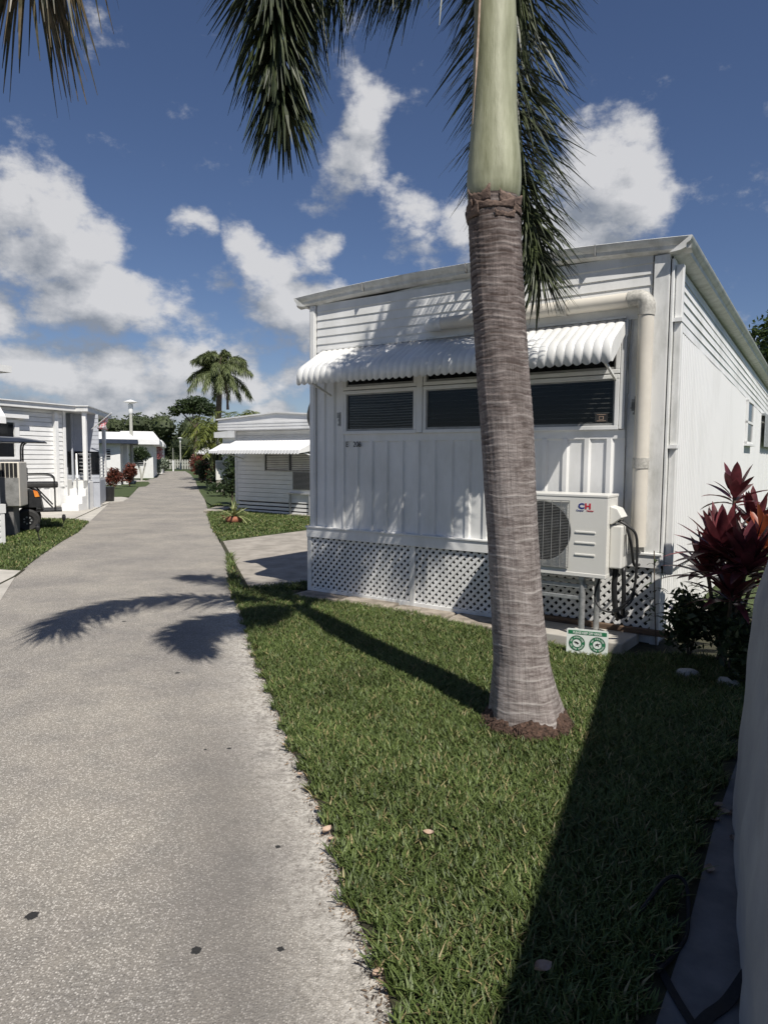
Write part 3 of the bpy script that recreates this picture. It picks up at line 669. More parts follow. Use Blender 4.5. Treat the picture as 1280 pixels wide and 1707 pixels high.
for wi, (x0, x1) in enumerate(((.575, 1.45), (1.60, 2.50), (2.64, 3.50))):
    fo = window(x0, x1, 1.90, 2.305); room_dark(x0, x1, 1.9, 2.305, fo)
    bl = MB(); z = 1.93; hb_ = .012 if wi == 0 else .0035
    while z < 2.29:
        tilt = random.uniform(-.003, .003); sag = random.uniform(0, .012) if wi == 0 else 0
        bl.add([(x0+.03, -.014, z+tilt), ((x0+x1)/2, -.014, z-sag), (x1-.03, -.014, z-tilt), (x1-.03, -.008, z+hb_), ((x0+x1)/2, -.008, z+hb_-sag), (x0+.03, -.008, z+hb_)], [(0, 1, 4, 5), (1, 2, 3, 4)])
        z += .028 if wi == 0 else .042
    bl.build('blind', M['blind'], fo)
    fu = window(x0, x1, 2.385, 2.62); room_dark(x0, x1, 2.385, 2.62, fu)
mb = MB(); mb.box(3.33, 3.44, -.024, -.0205, 1.935, 2.01); st = mb.build('window_sticker', M['ink'], home)
mb = MB(); 
for q in (0, 1): mb.box(3.345, 3.425, -.026, -.0242, 1.942+q*.055, 1.946+q*.055)
mb.box(3.365, 3.405, -.0262, -.0242, 1.955, 1.985); mb.build('sticker_print', M['leafdry'], st)
mb = MB(); mb.box(3.37, 3.40, -.0272, -.0263, 1.96, 1.98); mb.build('sticker_centre', M['ink'], st)
mb = MB(); mb.box(1.49, 1.56, -.05, -.0, 1.87, 2.66); mb.box(2.54, 2.60, -.05, -.0, 1.87, 2.66); mb.box(.50, .535, -.04, -.0, 1.87, 2.7); mb.box(3.54, 3.585, -.04, -.0, 1.87, 2.7)
mb.box(.5, 3.59, -.036, -.0, 2.66, 2.80); mb.build('window_trim', M['white'], home, bevel=.003)
text('house_number', 'E', .085, tr(.575, -.026, 1.725) @ FRONT, M['ink'], home, stretch=.8, bold=.0004, extrude=.002)
text('house_number', '206', .085, tr(.715, -.026, 1.725) @ FRONT, M['ink'], home, stretch=.85, bold=.0004, extrude=.002)
# awning
mb = MB(); awning(mb, .20, 3.57, 2.815, 2.60, 2.405, .44, pitch=.078); aw = mb.build('awning', M['white'], home, smooth='auto')
so_ = aw.modifiers.new('solid', 'SOLIDIFY'); so_.thickness = .0015
mb = MB(); mb.bar((.2, -.012, 2.825), (3.57, -.012, 2.825), .02, .018)
for x in (.36, 3.5): mb.bar((x, -.04, 2.3), (x, -.40, 2.42), .02, .02); mb.bar((x-.01, -.40, 2.42), (x-.01, -.43, 2.45), .03, .02)
mb.build('awning_arm', M['white_old'], home)
mb = MB(); mb.tube(catmull([(3.615, -.025, 2.80), (3.60, -.03, 2.5), (3.61, -.028, 2.2), (3.60, -.03, 2.05), (3.605, -.025, 1.0)], 20), .006, 6)
mb.build('cable', M['greym'], home)
for (x, z) in ((3.66, 2.07), (.46, 2.03)):
    mb = MB(); 
    for i in range(7): mb.box(x+random.uniform(-.03, .03), x+random.uniform(.0, .045), -.030, -.020, z+random.uniform(-.08, .08), z+random.uniform(-.08, .08)+.012)
    mb.build('old_bracket', M['greym'], home)
# AC line duct
duct = thing('line_duct', 'beige plastic pipe duct running above the awning and down the corner', 'pipe duct', loc(3.7, -.08, 0), ANG)
def dloc(mb): return mb
DT = Matrix.Translation((-3.7, .08, 0))
mb = MB(DT); mb.tube([(1.78, -.075, 2.945), (3.62, -.075, 2.955)], .062, 18); mb.build('duct_run', M['beige'], duct, smooth='auto')
mb = MB(DT); mb.tube([(1.63, .0, 2.945), (1.645, -.055, 2.945), (1.70, -.075, 2.945), (1.80, -.075, 2.945)], [.05, .066, .068, .067], 18); mb.build('end_cap', M['white_old'], duct, smooth='auto')
mb = MB(DT); mb.tube([(3.745, -.075, .86), (3.745, -.075, 2.86)], .062, 18); mb.build('duct_drop', M['beige'], duct, smooth='auto')
mb = MB(DT); mb.tube(catmull([(3.60, -.075, 2.957), (3.70, -.075, 2.955), (3.745, -.075, 2.90), (3.745, -.075, 2.81)], 10), .069, 18); mb.build('elbow', M['beige_dirty'], duct, smooth='auto')
mb = MB(DT); mb.tube([(2.98, -.075, 2.951), (3.07, -.075, 2.951)], .068, 18); mb.build('coupler', M['beige_dirty'], duct, smooth='auto')
mb = MB(DT); mb.tube([(3.745, -.075, 1.53), (3.745, -.075, 1.62)], .068, 18); mb.build('coupler', M['beige_dirty'], duct, smooth='auto')

# satellite dish at left wall
ds = thing('satellite_dish', 'dark satellite dish on the left side wall of the big home', 'satellite dish', loc(0, .5, 2.05), ANG)
mb = MB(Matrix.Rotation(R(62), 4, 'Y') @ Matrix.Rotation(R(8), 4, 'X'))
mb.lathe([(.0, 0), (.12, .008), (.22, .03), (.29, .055), (.295, .058), (.288, .05), (.22, .022), (.12, .0), (.0, -.006)], (-.02, 0, 0), 28)
mb.tf = Matrix.Translation((-.13, 0, .14)) @ Matrix.Rotation(R(-68), 4, 'Y'); mb.v = []; mb.f = []
mb.lathe([(.001, 0), (.12, .008), (.22, .03), (.29, .055), (.295, .058), (.288, .05), (.22, .022), (.12, .0), (.001, -.006)], (0, 0, 0), 28)
mb.build('dish', M['greym'], ds, smooth=True)
mb = MB(); mb.tube([(.02, 0, -.05), (-.1, 0, -.03), (-.14, 0, .12)], .02, 8); mb.build('bracket', M['blackp'], ds)
mb = MB(); mb.tube([(-.1, 0, -.05), (-.24, 0, -.12), (-.36, 0, -.05)], .012, 8); mb.box(-.39, -.34, -.03, .03, -.07, -.01); mb.build('feed_arm', M['blackp'], ds)

# ------------------------------------------------------------------ AC unit on its stand
ac = thing('air_conditioner', 'cream outdoor air conditioner unit with round fan grille on pipe legs', 'air conditioner', loc(3.18, -.36, 0.10), ANG)
AT = Matrix.Translation((-3.18, .36, -.10))
X0, X1, Y0, Y1, Z0, Z1 = 2.74, 3.60, -.51, -.19, .635, 1.30
FX, FZ, FR = 3.04, .985, .255
mb = MB(AT)
# front skin with a round fan opening
n = 48; rim = [(FX+FR*math.cos(2*math.pi*i/n), FZ+FR*math.sin(2*math.pi*i/n)) for i in range(n)]
def toedge(a):
    c, s_ = math.cos(a), math.sin(a); t = 9
    if c > 1e-6: t = min(t, (X1-FX)/c)
    if c < -1e-6: t = min(t, (X0-FX)/c)
    if s_ > 1e-6: t = min(t, (Z1-FZ)/s_)
    if s_ < -1e-6: t = min(t, (Z0-FZ)/s_)
    return (FX+c*t, FZ+s_*t)
angs = sorted([2*math.pi*i/n for i in range(n)]+[math.atan2(z-FZ, x-FX) % (2*math.pi) for x in (X0, X1) for z in (Z0, Z1)])
inner = [(FX+FR*math.cos(a), Y0, FZ+FR*math.sin(a)) for a in angs]; outer = [(toedge(a)[0], Y0, toedge(a)[1]) for a in angs]; deep = [(p[0], Y0+.06, p[2]) for p in inner]
k = len(angs); mb.add(inner+outer+deep, [(i, (i+1) % k, k+(i+1) % k, k+i) for i in range(k)]+[(i, 2*k+i, 2*k+(i+1) % k, (i+1) % k) for i in range(k)])
mb.add([(X0, Y0, Z0), (X1, Y0, Z0), (X1, Y1, Z0), (X0, Y1, Z0), (X0, Y0, Z1), (X1, Y0, Z1), (X1, Y1, Z1), (X0, Y1, Z1)], [(0, 3, 2, 1), (4, 5, 6, 7), (1, 2, 6, 5), (2, 3, 7, 6), (3, 0, 4, 7)])
import bmesh
bd = mb.build('casing', M['acwhite'], ac)
bm = bmesh.new(); bm.from_mesh(bd.data); bmesh.ops.remove_doubles(bm, verts=bm.verts, dist=1e-4); bmesh.ops.recalc_face_normals(bm, faces=bm.faces); bm.to_mesh(bd.data); bm.free()
bv = bd.modifiers.new('bevel', 'BEVEL'); bv.width = .012; bv.segments = 3; bv.limit_method = 'ANGLE'; bv.angle_limit = R(60); 
mb = MB(AT); mb.box(X0-.004, X1+.004, Y0-.004, Y1+.004, Z1-.012, Z1+.014); mb.build('lid', M['acwhite'], ac, bevel=.006)
mb = MB(AT); mb.box(X0-.002, X1+.002, Y0-.004, Y1, Z0-.014, Z0+.02); mb.build('base_pan', M['acwhite'], ac, bevel=.004)
mb = MB(AT); mb.lathe([(FR-.003, 0), (FR-.003, .002)], (0, 0, 0), 32); mb.v = []; mb.f = []
mb.add([(FX+(FR+.0)*math.cos(a), Y0+.055, FZ+FR*math.sin(a)) for a in angs], [tuple(range(k))]); mb.build('fan_dark_disc', M['dark'], ac)  # dark disc paints the shade inside the fan opening
mb = MB(AT)
for q in range(3):
    a0 = q*2*math.pi/3+.5
    mb.add([(FX+.04*math.cos(a0), Y0+.045, FZ+.04*math.sin(a0)), (FX+.21*math.cos(a0-.35), Y0+.04, FZ+.21*math.sin(a0-.35)), (FX+.22*math.cos(a0+.35), Y0+.05, FZ+.22*math.sin(a0+.35)), (FX+.05*math.cos(a0+.9), Y0+.05, FZ+.05*math.sin(a0+.9))], [(0, 1, 2, 3)])
mb.tube([(FX, Y0+.03, FZ), (FX, Y0+.05, FZ)], .045, 16); mb.build('fan', M['blackp'], ac)
mb = MB(AT)
gx0, gx1, gz0, gz1 = 2.77, 3.29, .69, 1.255
for i in range(44):
    z = gz0+(gz1-gz0)*i/43; mb.bar((gx0, Y0-.014, z), (gx1, Y0-.014, z), .003, .003)
for i in range(8):
    x = gx0+(gx1-gx0)*i/7; mb.bar((x, Y0-.018, gz0), (x, Y0-.018, gz1), .0045, .0045)
for (a, b) in (((gx0, gz0), (gx1, gz0)), ((gx0, gz1), (gx1, gz1))): mb.bar((a[0], Y0-.012, a[1]), (b[0], Y0-.012, b[1]), .012, .008)
mb.build('grille', M['greym'], ac)
for z in (.99, .90, .80): mb = MB(AT); mb.box(3.34, 3.51, Y0-.007, Y0+.002, z, z+.016); mb.build('embossed_bar', M['acwhite'], ac, bevel=.003)
text('maker_mark', 'C', .062, AT @ tr(3.385, Y0-.0015, 1.195) @ FRONT, M['blue'], ac, stretch=1.15, bold=.003)
text('maker_mark', 'H', .062, AT @ tr(3.44, Y0-.0015, 1.195) @ FRONT, M['redink'], ac, stretch=1.15, bold=.003)
text('maker_name', 'Cooper', .02, AT @ tr(3.375, Y0-.0015, 1.172) @ FRONT, M['blue'], ac, bold=.0004)
text('maker_name', 'Hunter', .02, AT @ tr(3.46, Y0-.0015, 1.172) @ FRONT, M['redink'], ac, bold=.0004)
mb = MB(AT); mb.box(3.60, 3.70, -.42, -.22, .70, 1.06); mb.build('valve_cover', M['acwhite'], ac, bevel=.012)
mb = MB(AT); mb.prismy([(3.60, 1.22), (3.66, 1.20), (3.70, 1.13), (3.62, 1.07), (3.60, 1.07)], -.44, -.26); mb.build('cable_cover', M['acwhite'], ac, bevel=.006)
mb = MB(AT); mb.box(3.7005, 3.7015, -.36, -.27, .80, .98); mb.build('rating_label', M['greym'], ac)
# stand
for (x, y) in ((3.40, -.46), (3.46, -.24), (2.84, -.46), (2.84, -.24)):
    mb = MB(AT); mb.tube([(x, y, .10), (x, y, .60)], .025, 12); mb.build('stand_leg', M['galv'], ac, smooth='auto')
mb = MB(AT); mb.bar((2.76, -.46, .53), (3.44, -.46, .53), .03, .035); mb.bar((2.76, -.46, .43), (3.40, -.46, .43), .025, .03); mb.bar((3.40, -.50, .605), (3.40, -.2, .605), .05, .03); mb.bar((2.84, -.50, .605), (2.84, -.2, .605), .05, .03); mb.bar((3.46, -.24, .53), (2.84, -.24, .53), .03, .03)
mb.build('stand_rail', M['galv'], ac, bevel=.003)
mb = MB(AT)
mb.tube(catmull([(3.655, -.38, 1.10), (3.72, -.36, 1.06), (3.79, -.33, .98), (3.80, -.32, .75), (3.78, -.32, .50), (3.70, -.34, .38), (3.62, -.33, .33)], 30), .011, 8)
mb.tube(catmull([(3.66, -.32, 1.09), (3.70, -.30, 1.05), (3.74, -.28, .9), (3.75, -.20, .72), (3.76, -.06, .70)], 24), .012, 8)
mb.tube(catmull([(3.50, -.30, .60), (3.47, -.34, .45), (3.52, -.36, .35), (3.62, -.34, .32), (3.75, -.33, .40), (3.80, -.3, .52)], 24), .009, 8)
mb.build('cable', M['blackp'], ac, smooth=True)
mb = MB(AT); mb.tube(catmull([(3.63, -.30, .70), (3.62, -.30, .50), (3.64, -.26, .28), (3.66, -.10, .25)], 16), .024, 10); mb.tube(catmull([(3.69, -.30, .70), (3.70, -.30, .50), (3.69, -.26, .30), (3.68, -.08, .27)], 16), .018, 10)
mb.build('insulated_pipe', M['blackp'], ac, smooth=True)

# ------------------------------------------------------------------ keep-off sign
sg0, sg1 = G(945, 1094), G(1011, 1101); sd_ = sg1-sg0; sa = math.atan2(sd_.y, sd_.x); SW = .322
sign = thing('lawn_sign', 'small green and white keep off grass sign stuck in the lawn', 'sign', ((sg0.x+sg1.x)/2, (sg0.y+sg1.y)/2, 0), sa)
SH0, SH1 = .0, .235
def rrect(w2, z0, z1, r, n=5):
    out = []
    for (cx, cz, a0) in ((w2-r, z1-r, 0), (-w2+r, z1-r, 90), (-w2+r, z0+r, 180), (w2-r, z0+r, 270)):
        for i in range(n+1): a = R(a0+90*i/n); out.append((cx+r*math.cos(a), cz+r*math.sin(a)))
    return out
mb = MB(); mb.prismy(rrect(SW/2, .03, .235, .014), -.003, .003); mb.build('board', M['signwhite'], sign, fix=True)
for x in (-.11, .11): mb = MB(); mb.tube([(x, .008, -.05), (x, .008, .16)], .003, 6); mb.build('wire_leg', M['galv'], sign)
def ring(mb, cx, cz, r0, r1, y, n=32, a0=0, a1=2*math.pi):
    vs = [(cx+r*math.cos(a0+(a1-a0)*i/n), y, cz+r*math.sin(a0+(a1-a0)*i/n)) for i in range(n+1) for r in (r0, r1)]
    mb.add(vs, [(2*i, 2*i+1, 2*i+3, 2*i+2) for i in range(n)])
mb = MB(); mb.prismy(rrect(SW/2-.012, .191, .222, .004), -.0045, -.0032)
for cx in (-.079, .079):
    ring(mb, cx, .118, .034, .062, -.0042)
mb.build('green_print', M['green_ink'], sign, fix=True)
mb = MB()
for cx in (-.079, .079): ring(mb, cx, .118, .060, .063, -.0050); ring(mb, cx, .118, .033, .0355, -.0050)
# dog pictograms
def sil(cx, pts):
    mb.add([(cx+x, -.0046, .118+z) for x, z in pts], [tuple(range(len(pts)))])
sil(-.079, [(-.024, .008), (-.018, .013), (-.004, .012), (.010, .006), (.016, -.004), (.014, -.010), (.008, -.004), (.004, -.014), (.0, -.018), (.002, -.008), (-.006, .001), (-.008, -.008), (-.012, -.007), (-.012, .003), (-.020, .003)])
sil(-.079, [(.016, -.016), (.020, -.014), (.021, -.019), (.016, -.020)])
sil(.079, [(-.020, .0), (-.010, .006), (.002, .010), (.012, .008), (.020, .012), (.022, .006), (.012, .002), (.008, -.004), (.014, -.016), (.010, -.016), (.002, -.006), (-.008, -.006), (-.014, -.014), (-.017, -.013), (-.012, -.004)])
sil(.079, [(-.004, .006), (.000, .018), (.002, .018), (.0, .006)])
mb.build('pictogram', M['ink'], sign)
text('sign_text', 'PLEASE KEEP OFF GRASS', .0265, tr(0, -.0052, .1965) @ FRONT, M['signwhite'], sign, stretch=.78, bold=.0006)
def arc_text(body, cx, cz, r, amid, step, top=True):
    for i, ch in enumerate(body):
        if ch == ' ': continue
        k_ = i-(len(body)-1)/2
        a = amid-k_*step if top else amid+k_*step
        rot = a-math.pi/2 if top else a+math.pi/2
        rr = r if top else r+.012
        yield ch, tr(cx+rr*math.cos(a), -.0052, cz+rr*math.sin(a)) @ FRONT @ Matrix.Rotation(rot, 4, 'Z')
def joined_text(name, items, size, m, parent):
    vs, fs = [], []
    for ch, tf in items:
        cu = bpy.data.curves.new('t', 'FONT'); cu.body = ch; cu.size = size; cu.align_x = 'CENTER'; cu.resolution_u = 2; cu.offset = .0004
        t = bpy.data.objects.new('t', cu); col.objects.link(t); dgp = bpy.context.evaluated_depsgraph_get(); me = bpy.data.meshes.new_from_object(t.evaluated_get(dgp)); bpy.data.objects.remove(t)
        n0 = len(vs); vs += [tf @ v.co for v in me.vertices]; fs += [tuple(i+n0 for i in p.vertices) for p in me.polygons]
    mb = MB(); mb.add(vs, fs); return mb.build(name, m, parent)
items = list(arc_text('NO POOPING', -.079, .118, .042, math.pi/2, .27))+list(arc_text('NO PEEING', .079, .118, .042, math.pi/2, .28))
items += list(arc_text('ON THE GRASS', -.079, .118, .042, -math.pi/2, .23, False))+list(arc_text('ON THE GRASS', .079, .118, .042, -math.pi/2, .23, False))
joined_text('sign_text', items, .017, M['signwhite'], sign)

# ------------------------------------------------------------------ near palm
palm = thing('palm_tree', 'tall foxtail palm with grey ringed trunk standing in the near lawn', 'palm tree', (.86, 3.9, 0))
POFF = (.86, 3.9, 0)
TP = [(-.05, .868, .235), (.05, .862, .230), (.12, .857, .217), (.25, .838, .190), (.41, .820, .164), (.7, .79, .150), (1.13, .752, .146), (1.82, .702, .151), (2.5, .638, .146), (2.96, .606, .145), (3.06, .603, .143)]
def tinterp(z, T=TP):
    for i in range(len(T)-1):
        if z <= T[i+1][0] or i == len(T)-2:
            a, b = T[i], T[i+1]; t = (z-a[0])/(b[0]-a[0]); return a[1]+(b[1]-a[1])*t, a[2]+(b[2]-a[2])*t
zs = []; z = .02
while z < 3.05: zs.append(z); z += .0045
# rings: irregular spacing
rings = []; z = .10
while z < 3.06:
    rings.append((z, random.uniform(.5, 1.0))); z += random.uniform(.045, .075) if z < 1.6 else random.uniform(.026, .045)
NS = 96
V = []
for zi, z in enumerate(zs):
    cx, r = tinterp(z)
    for j in range(NS):
        a = 2*math.pi*j/NS
        zz = z+.006*math.sin(a*2+z*4)+.004*math.sin(a*5+z*9)
        dr = 0
        for (rz_, am) in rings:
            q = zz-rz_
            if -.012 < q < .03:
                w_ = .0011*am*(1.0+.9*max(0, z-1.2))
                dr += w_*math.exp(-(q/.006)**2) - w_*.8*math.exp(-((q-.011)/.006)**2)
        dr += .0022*math.sin(a*9+z*3)*math.sin(z*7)+.0012*math.sin(a*31+z*2)
        if z < .35: dr += .012*(1-z/.35)*math.sin(a*5+1)
        if z < .2 : dr += .006*math.sin(a*11)*(1-z/.2)
        V.append((cx+(r+dr)*math.cos(a), 3.9+(r+dr)*math.sin(a), z))
F = [(i*NS+j, i*NS+(j+1) % NS, (i+1)*NS+(j+1) % NS, (i+1)*NS+j) for i in range(len(zs)-1) for j in range(NS)]
# ragged lower edge
F = [f for f in F if V[f[0]][2] > .045+.03*math.sin(6*math.atan2(V[f[0]][1]-3.9, V[f[0]][0]-.86))+.02*math.sin(17*math.atan2(V[f[0]][1]-3.9, V[f[0]][0]-.86)+1)+.02*math.sin(31*math.atan2(V[f[0]][1]-3.9, V[f[0]][0]-.86))]
def trunk_mat():
    m = bpy.data.materials.new('palm_bark'); m.use_nodes = True; t = m.node_tree; b = t.nodes['Principled BSDF']; b.inputs['Roughness'].default_value = .85; b.inputs['Specular IOR Level'].default_value = .2
    L = t.links.new; tcn = N('ShaderNodeTexCoord', t); sp = N('ShaderNodeSeparateXYZ', t); L(tcn.outputs['Object'], sp.inputs[0])
    ang = mth(t, 'ARCTAN2', mth(t, 'SUBTRACT', sp.outputs['Y'], 0.0), mth(t, 'ADD', sp.outputs['X'], mth(t, 'MULTIPLY', sp.outputs['Z'], .088)))
    def ns(sa, sz, d=4, r=.6):
        c = N('ShaderNodeCombineXYZ', t); L(mth(t, 'MULTIPLY', mth(t, 'SINE', ang), sa), c.inputs[0]); L(mth(t, 'MULTIPLY', mth(t, 'COSINE', ang), sa), c.inputs[1]); L(mth(t, 'MULTIPLY', sp.outputs['Z'], sz), c.inputs[2])
        n = N('ShaderNodeTexNoise', t); n.inputs['Scale'].default_value = 1; n.inputs['Detail'].default_value = d; n.inputs['Roughness'].default_value = r; L(c.outputs[0], n.inputs['Vector']); return n.outputs['Fac']
    def ramp(f, a, ca, b_, cb):
        r = N('ShaderNodeValToRGB', t); r.color_ramp.elements[0].position = a; r.color_ramp.elements[1].position = b_; r.color_ramp.elements[0].color = (*ca, 1); r.color_ramp.elements[1].color = (*cb, 1); L(f, r.inputs[0]); return r.outputs[0]
    def mul(a, b_):
        x = N('ShaderNodeMix', t, data_type='RGBA', blend_type='MULTIPLY'); x.inputs['Factor'].default_value = 1; L(a, x.inputs[6]); L(b_, x.inputs[7]); return x.outputs[2]
    fib = ns(60, 7, 3); hor = ns(1.3, 42, 6, .7); big = ns(1.5, 2.5, 5); hf = ns(5, 130, 4)
    c = ramp(big, .32, (.215, .195, .19), .68, (.33, .305, .30))
    c = mul(c, ramp(fib, .32, (.62, .60, .58), .62, (1.12, 1.1, 1.08)))
    c = mul(c, ramp(hor, .40, (.66, .62, .61), .52, (1.06, 1.05, 1.04)))
    c = mul(c, ramp(hf, .30, (.7, .68, .66), .55, (1.05, 1.05, 1.05)))
    # upper trunk is browner
    up = N('ShaderNodeMapRange', t); L(sp.outputs['Z'], up.inputs[0]); up.inputs[1].default_value = 1.1; up.inputs[2].default_value = 2.9
    x = N('ShaderNodeMix', t, data_type='RGBA', blend_type='MULTIPLY'); L(up.outputs[0], x.inputs['Factor']); L(c, x.inputs[6]); x.inputs[7].default_value = (.60, .55, .53, 1); c = x.outputs[2]
    # thin pale ring scars at the relief rings
    at = N('ShaderNodeAttribute', t); at.attribute_name = 'scar'
    x = N('ShaderNodeMix', t, data_type='RGBA'); L(mth(t, 'MULTIPLY', at.outputs['Fac'], .5), x.inputs['Factor']); L(c, x.inputs[6]); x.inputs[7].default_value = (.55, .52, .49, 1); c = x.outputs[2]
    at2 = N('ShaderNodeAttribute', t); at2.attribute_name = 'crack'
    x = N('ShaderNodeMix', t, data_type='RGBA'); L(at2.outputs['Fac'], x.inputs['Factor']); L(c, x.inputs[6]); x.inputs[7].default_value = (.045, .03, .025, 1); c = x.outputs[2]
    L(c, b.inputs['Base Color'])
    bp = N('ShaderNodeBump', t); bp.inputs['Strength'].default_value = .7; bp.inputs['Distance'].default_value = .004; L(fib, bp.inputs['Height'])
    bp2 = N('ShaderNodeBump', t); bp2.inputs['Strength'].default_value = .8; bp2.inputs['Distance'].default_value = .006; L(hor, bp2.inputs['Height']); L(bp.outputs[0], bp2.inputs['Normal'])
    L(bp2.outputs[0], b.inputs['Normal']); return m
M['trunk'] = trunk_mat()
mb = MB(); mb.v = V; mb.f = F; tko = mb.build('trunk', M['trunk'], palm, smooth=True, off=POFF)
sc_, cr_ = [], []
rph = [random.random()*6 for _ in rings]
for v in V:
    z = v[2]; a = math.atan2(v[1]-3.9, v[0]-tinterp(z)[0]); zz = z+.006*math.sin(a*2+z*4)+.004*math.sin(a*5+z*9); s1 = c1 = 0
    for (rz_, am), ph in zip(rings, rph):
        q = zz-rz_
        if abs(q) < .03:
            s1 = max(s1, math.exp(-(q/.0042)**2)*(.45+.55*math.sin(a*2+ph))*(1.0 if z < 1.5 else .45))
            k2 = max(0, math.sin(a*3+ph*2)+.55*math.sin(a*8+ph)+.2*math.sin(a*23+ph)+.25)
            c1 = max(c1, math.exp(-((q-.008)/.006)**2)*min(1, k2*1.3)*min(1, max(0.0, (z-1.15)/1.3)+(.25 if z < .5 else 0)))
    sc_.append(s1); cr_.append(c1)
for nm_, vals_ in (('scar', sc_), ('crack', cr_)):
    at_ = tko.data.attributes.new(nm_, 'FLOAT', 'POINT'); at_.data.foreach_set('value', vals_)
# root mass
mb = MB()
mb.lathe([(.262, -.02), (.258, .02), (.243, .06), (.222, .095), (.19, .13), (.16, .16)], (.864, 3.9, 0), 60, fn=lambda g, z: 1.05+.035*math.sin(7*g)+.03*math.sin(17*g+z*40)+.02*math.sin(33*g+z*90))
for i in range(520):
    a = random.uniform(0, 6.283); r = random.uniform(.19, .285); z = max(.0, (.29-r)*1.0)+.01; c = Vector((.864+r*math.cos(a), 3.9+r*math.sin(a), z)); 
    dv = Vector((math.cos(a+random.uniform(-1, 1)), math.sin(a+random.uniform(-1, 1)), random.uniform(-.9, .2))).normalized()*random.uniform(.02, .045)
    mb.tube([c, c+dv*.6+Vector((0, 0, .004)), c+dv], [.0045, .004, .002], 4)
mb.build('root_mass', M['mulch'], palm, off=POFF)
# crownshaft
def shaft_mat():
    m = mat('crownshaft_green', (.16, .165, .09), (.37, .375, .255), rough=.55, scale=4.5, detail=10, stretch=(3.2, 3.2, .5), bump=.5, bscale=40, bdist=.003, lo=.3, hi=.66); return m
M['shaft'] = shaft_mat()
SP = [(3.02, .603, .125), (3.06, .603, .143), (3.10, .604, .150), (3.18, .604, .151), (3.26, .604, .146), (3.36, .602, .136), (3.5, .598, .126), (3.7, .594, .120), (3.95, .594, .117), (4.11, .588, .112), (4.3, .583, .10), (4.5, .58, .085), (4.65, .578, .06)]
mb = MB(); V = []
for (z, cx, r) in [(z_, *tinterp(z_, SP)) for z_ in np.arange(3.02, 4.65, .02)]:
    for j in range(48):
        a = 2*math.pi*j/48; rr = r*(1+.012*math.sin(3*a+z*2)+.004*math.sin(11*a)); V.append((cx+rr*math.cos(a), 3.9+rr*math.sin(a), z))
kk = len(V)//48; mb.v = V; mb.f = [(i*48+j, i*48+(j+1) % 48, (i+1)*48+(j+1) % 48, (i+1)*48+j) for i in range(kk-1) for j in range(48)]
mb.build('crownshaft', M['shaft'], palm, smooth=True, off=POFF)
M['husk'] = mat('dry_leaf_base', (.07, .045, .036), (.19, .13, .10), rough=.85, scale=22, detail=8, bump=.6, bscale=60)
random.seed(11)
mb = MB()
for (a0, sp_, zb, hh, rr) in ((-2.35, 1.0, 3.0, .09, .150), (-.95, 1.15, 2.99, .07, .153), (.6, 1.2, 3.0, .08, .15), (2.0, 1.2, 3.0, .08, .15), (-1.7, 1.5, 2.965, .055, .152), (-.3, 1.3, 2.95, .05, .153), (-2.9, 1.2, 2.93, .07, .154), (-1.3, .8, 2.915, .04, .150), (3.0, 1.4, 2.96, .07, .154)):
    ph = random.random()*6
    def fn(u, v, a0=a0, sp_=sp_, zb=zb, hh=hh, rr=rr, ph=ph):
        a = a0+(u-.5)*sp_; q = abs(u-.5)*2
        top = hh*(.55+.45*q**3)+.003*math.sin(u*33+ph)+.004*math.sin(u*13+ph)
        r = rr-.002+.009*v*(.3+q); z = zb+top*v; cx = tinterp(min(z, 3.05))[0]
        return (cx+r*math.cos(a), 3.9+r*math.sin(a), z)
    mb.grid(fn, 26, 4)
hk = mb.build('leaf_base', M['husk'], palm, smooth=True, off=POFF); sm = hk.modifiers.new('s', 'SOLIDIFY'); sm.thickness = .006
mb = MB(); mb.tube(catmull([(.50, 3.79, 4.6), (.492, 3.78, 4.1), (.478, 3.775, 3.7), (.462, 3.775, 3.4)], 14), [.006]*10+[.004, .003, .002, .002, .001], 6); mb.build('fibre', M['leafdry'], palm, off=POFF)
C0 = (.58, 3.9, 4.5)
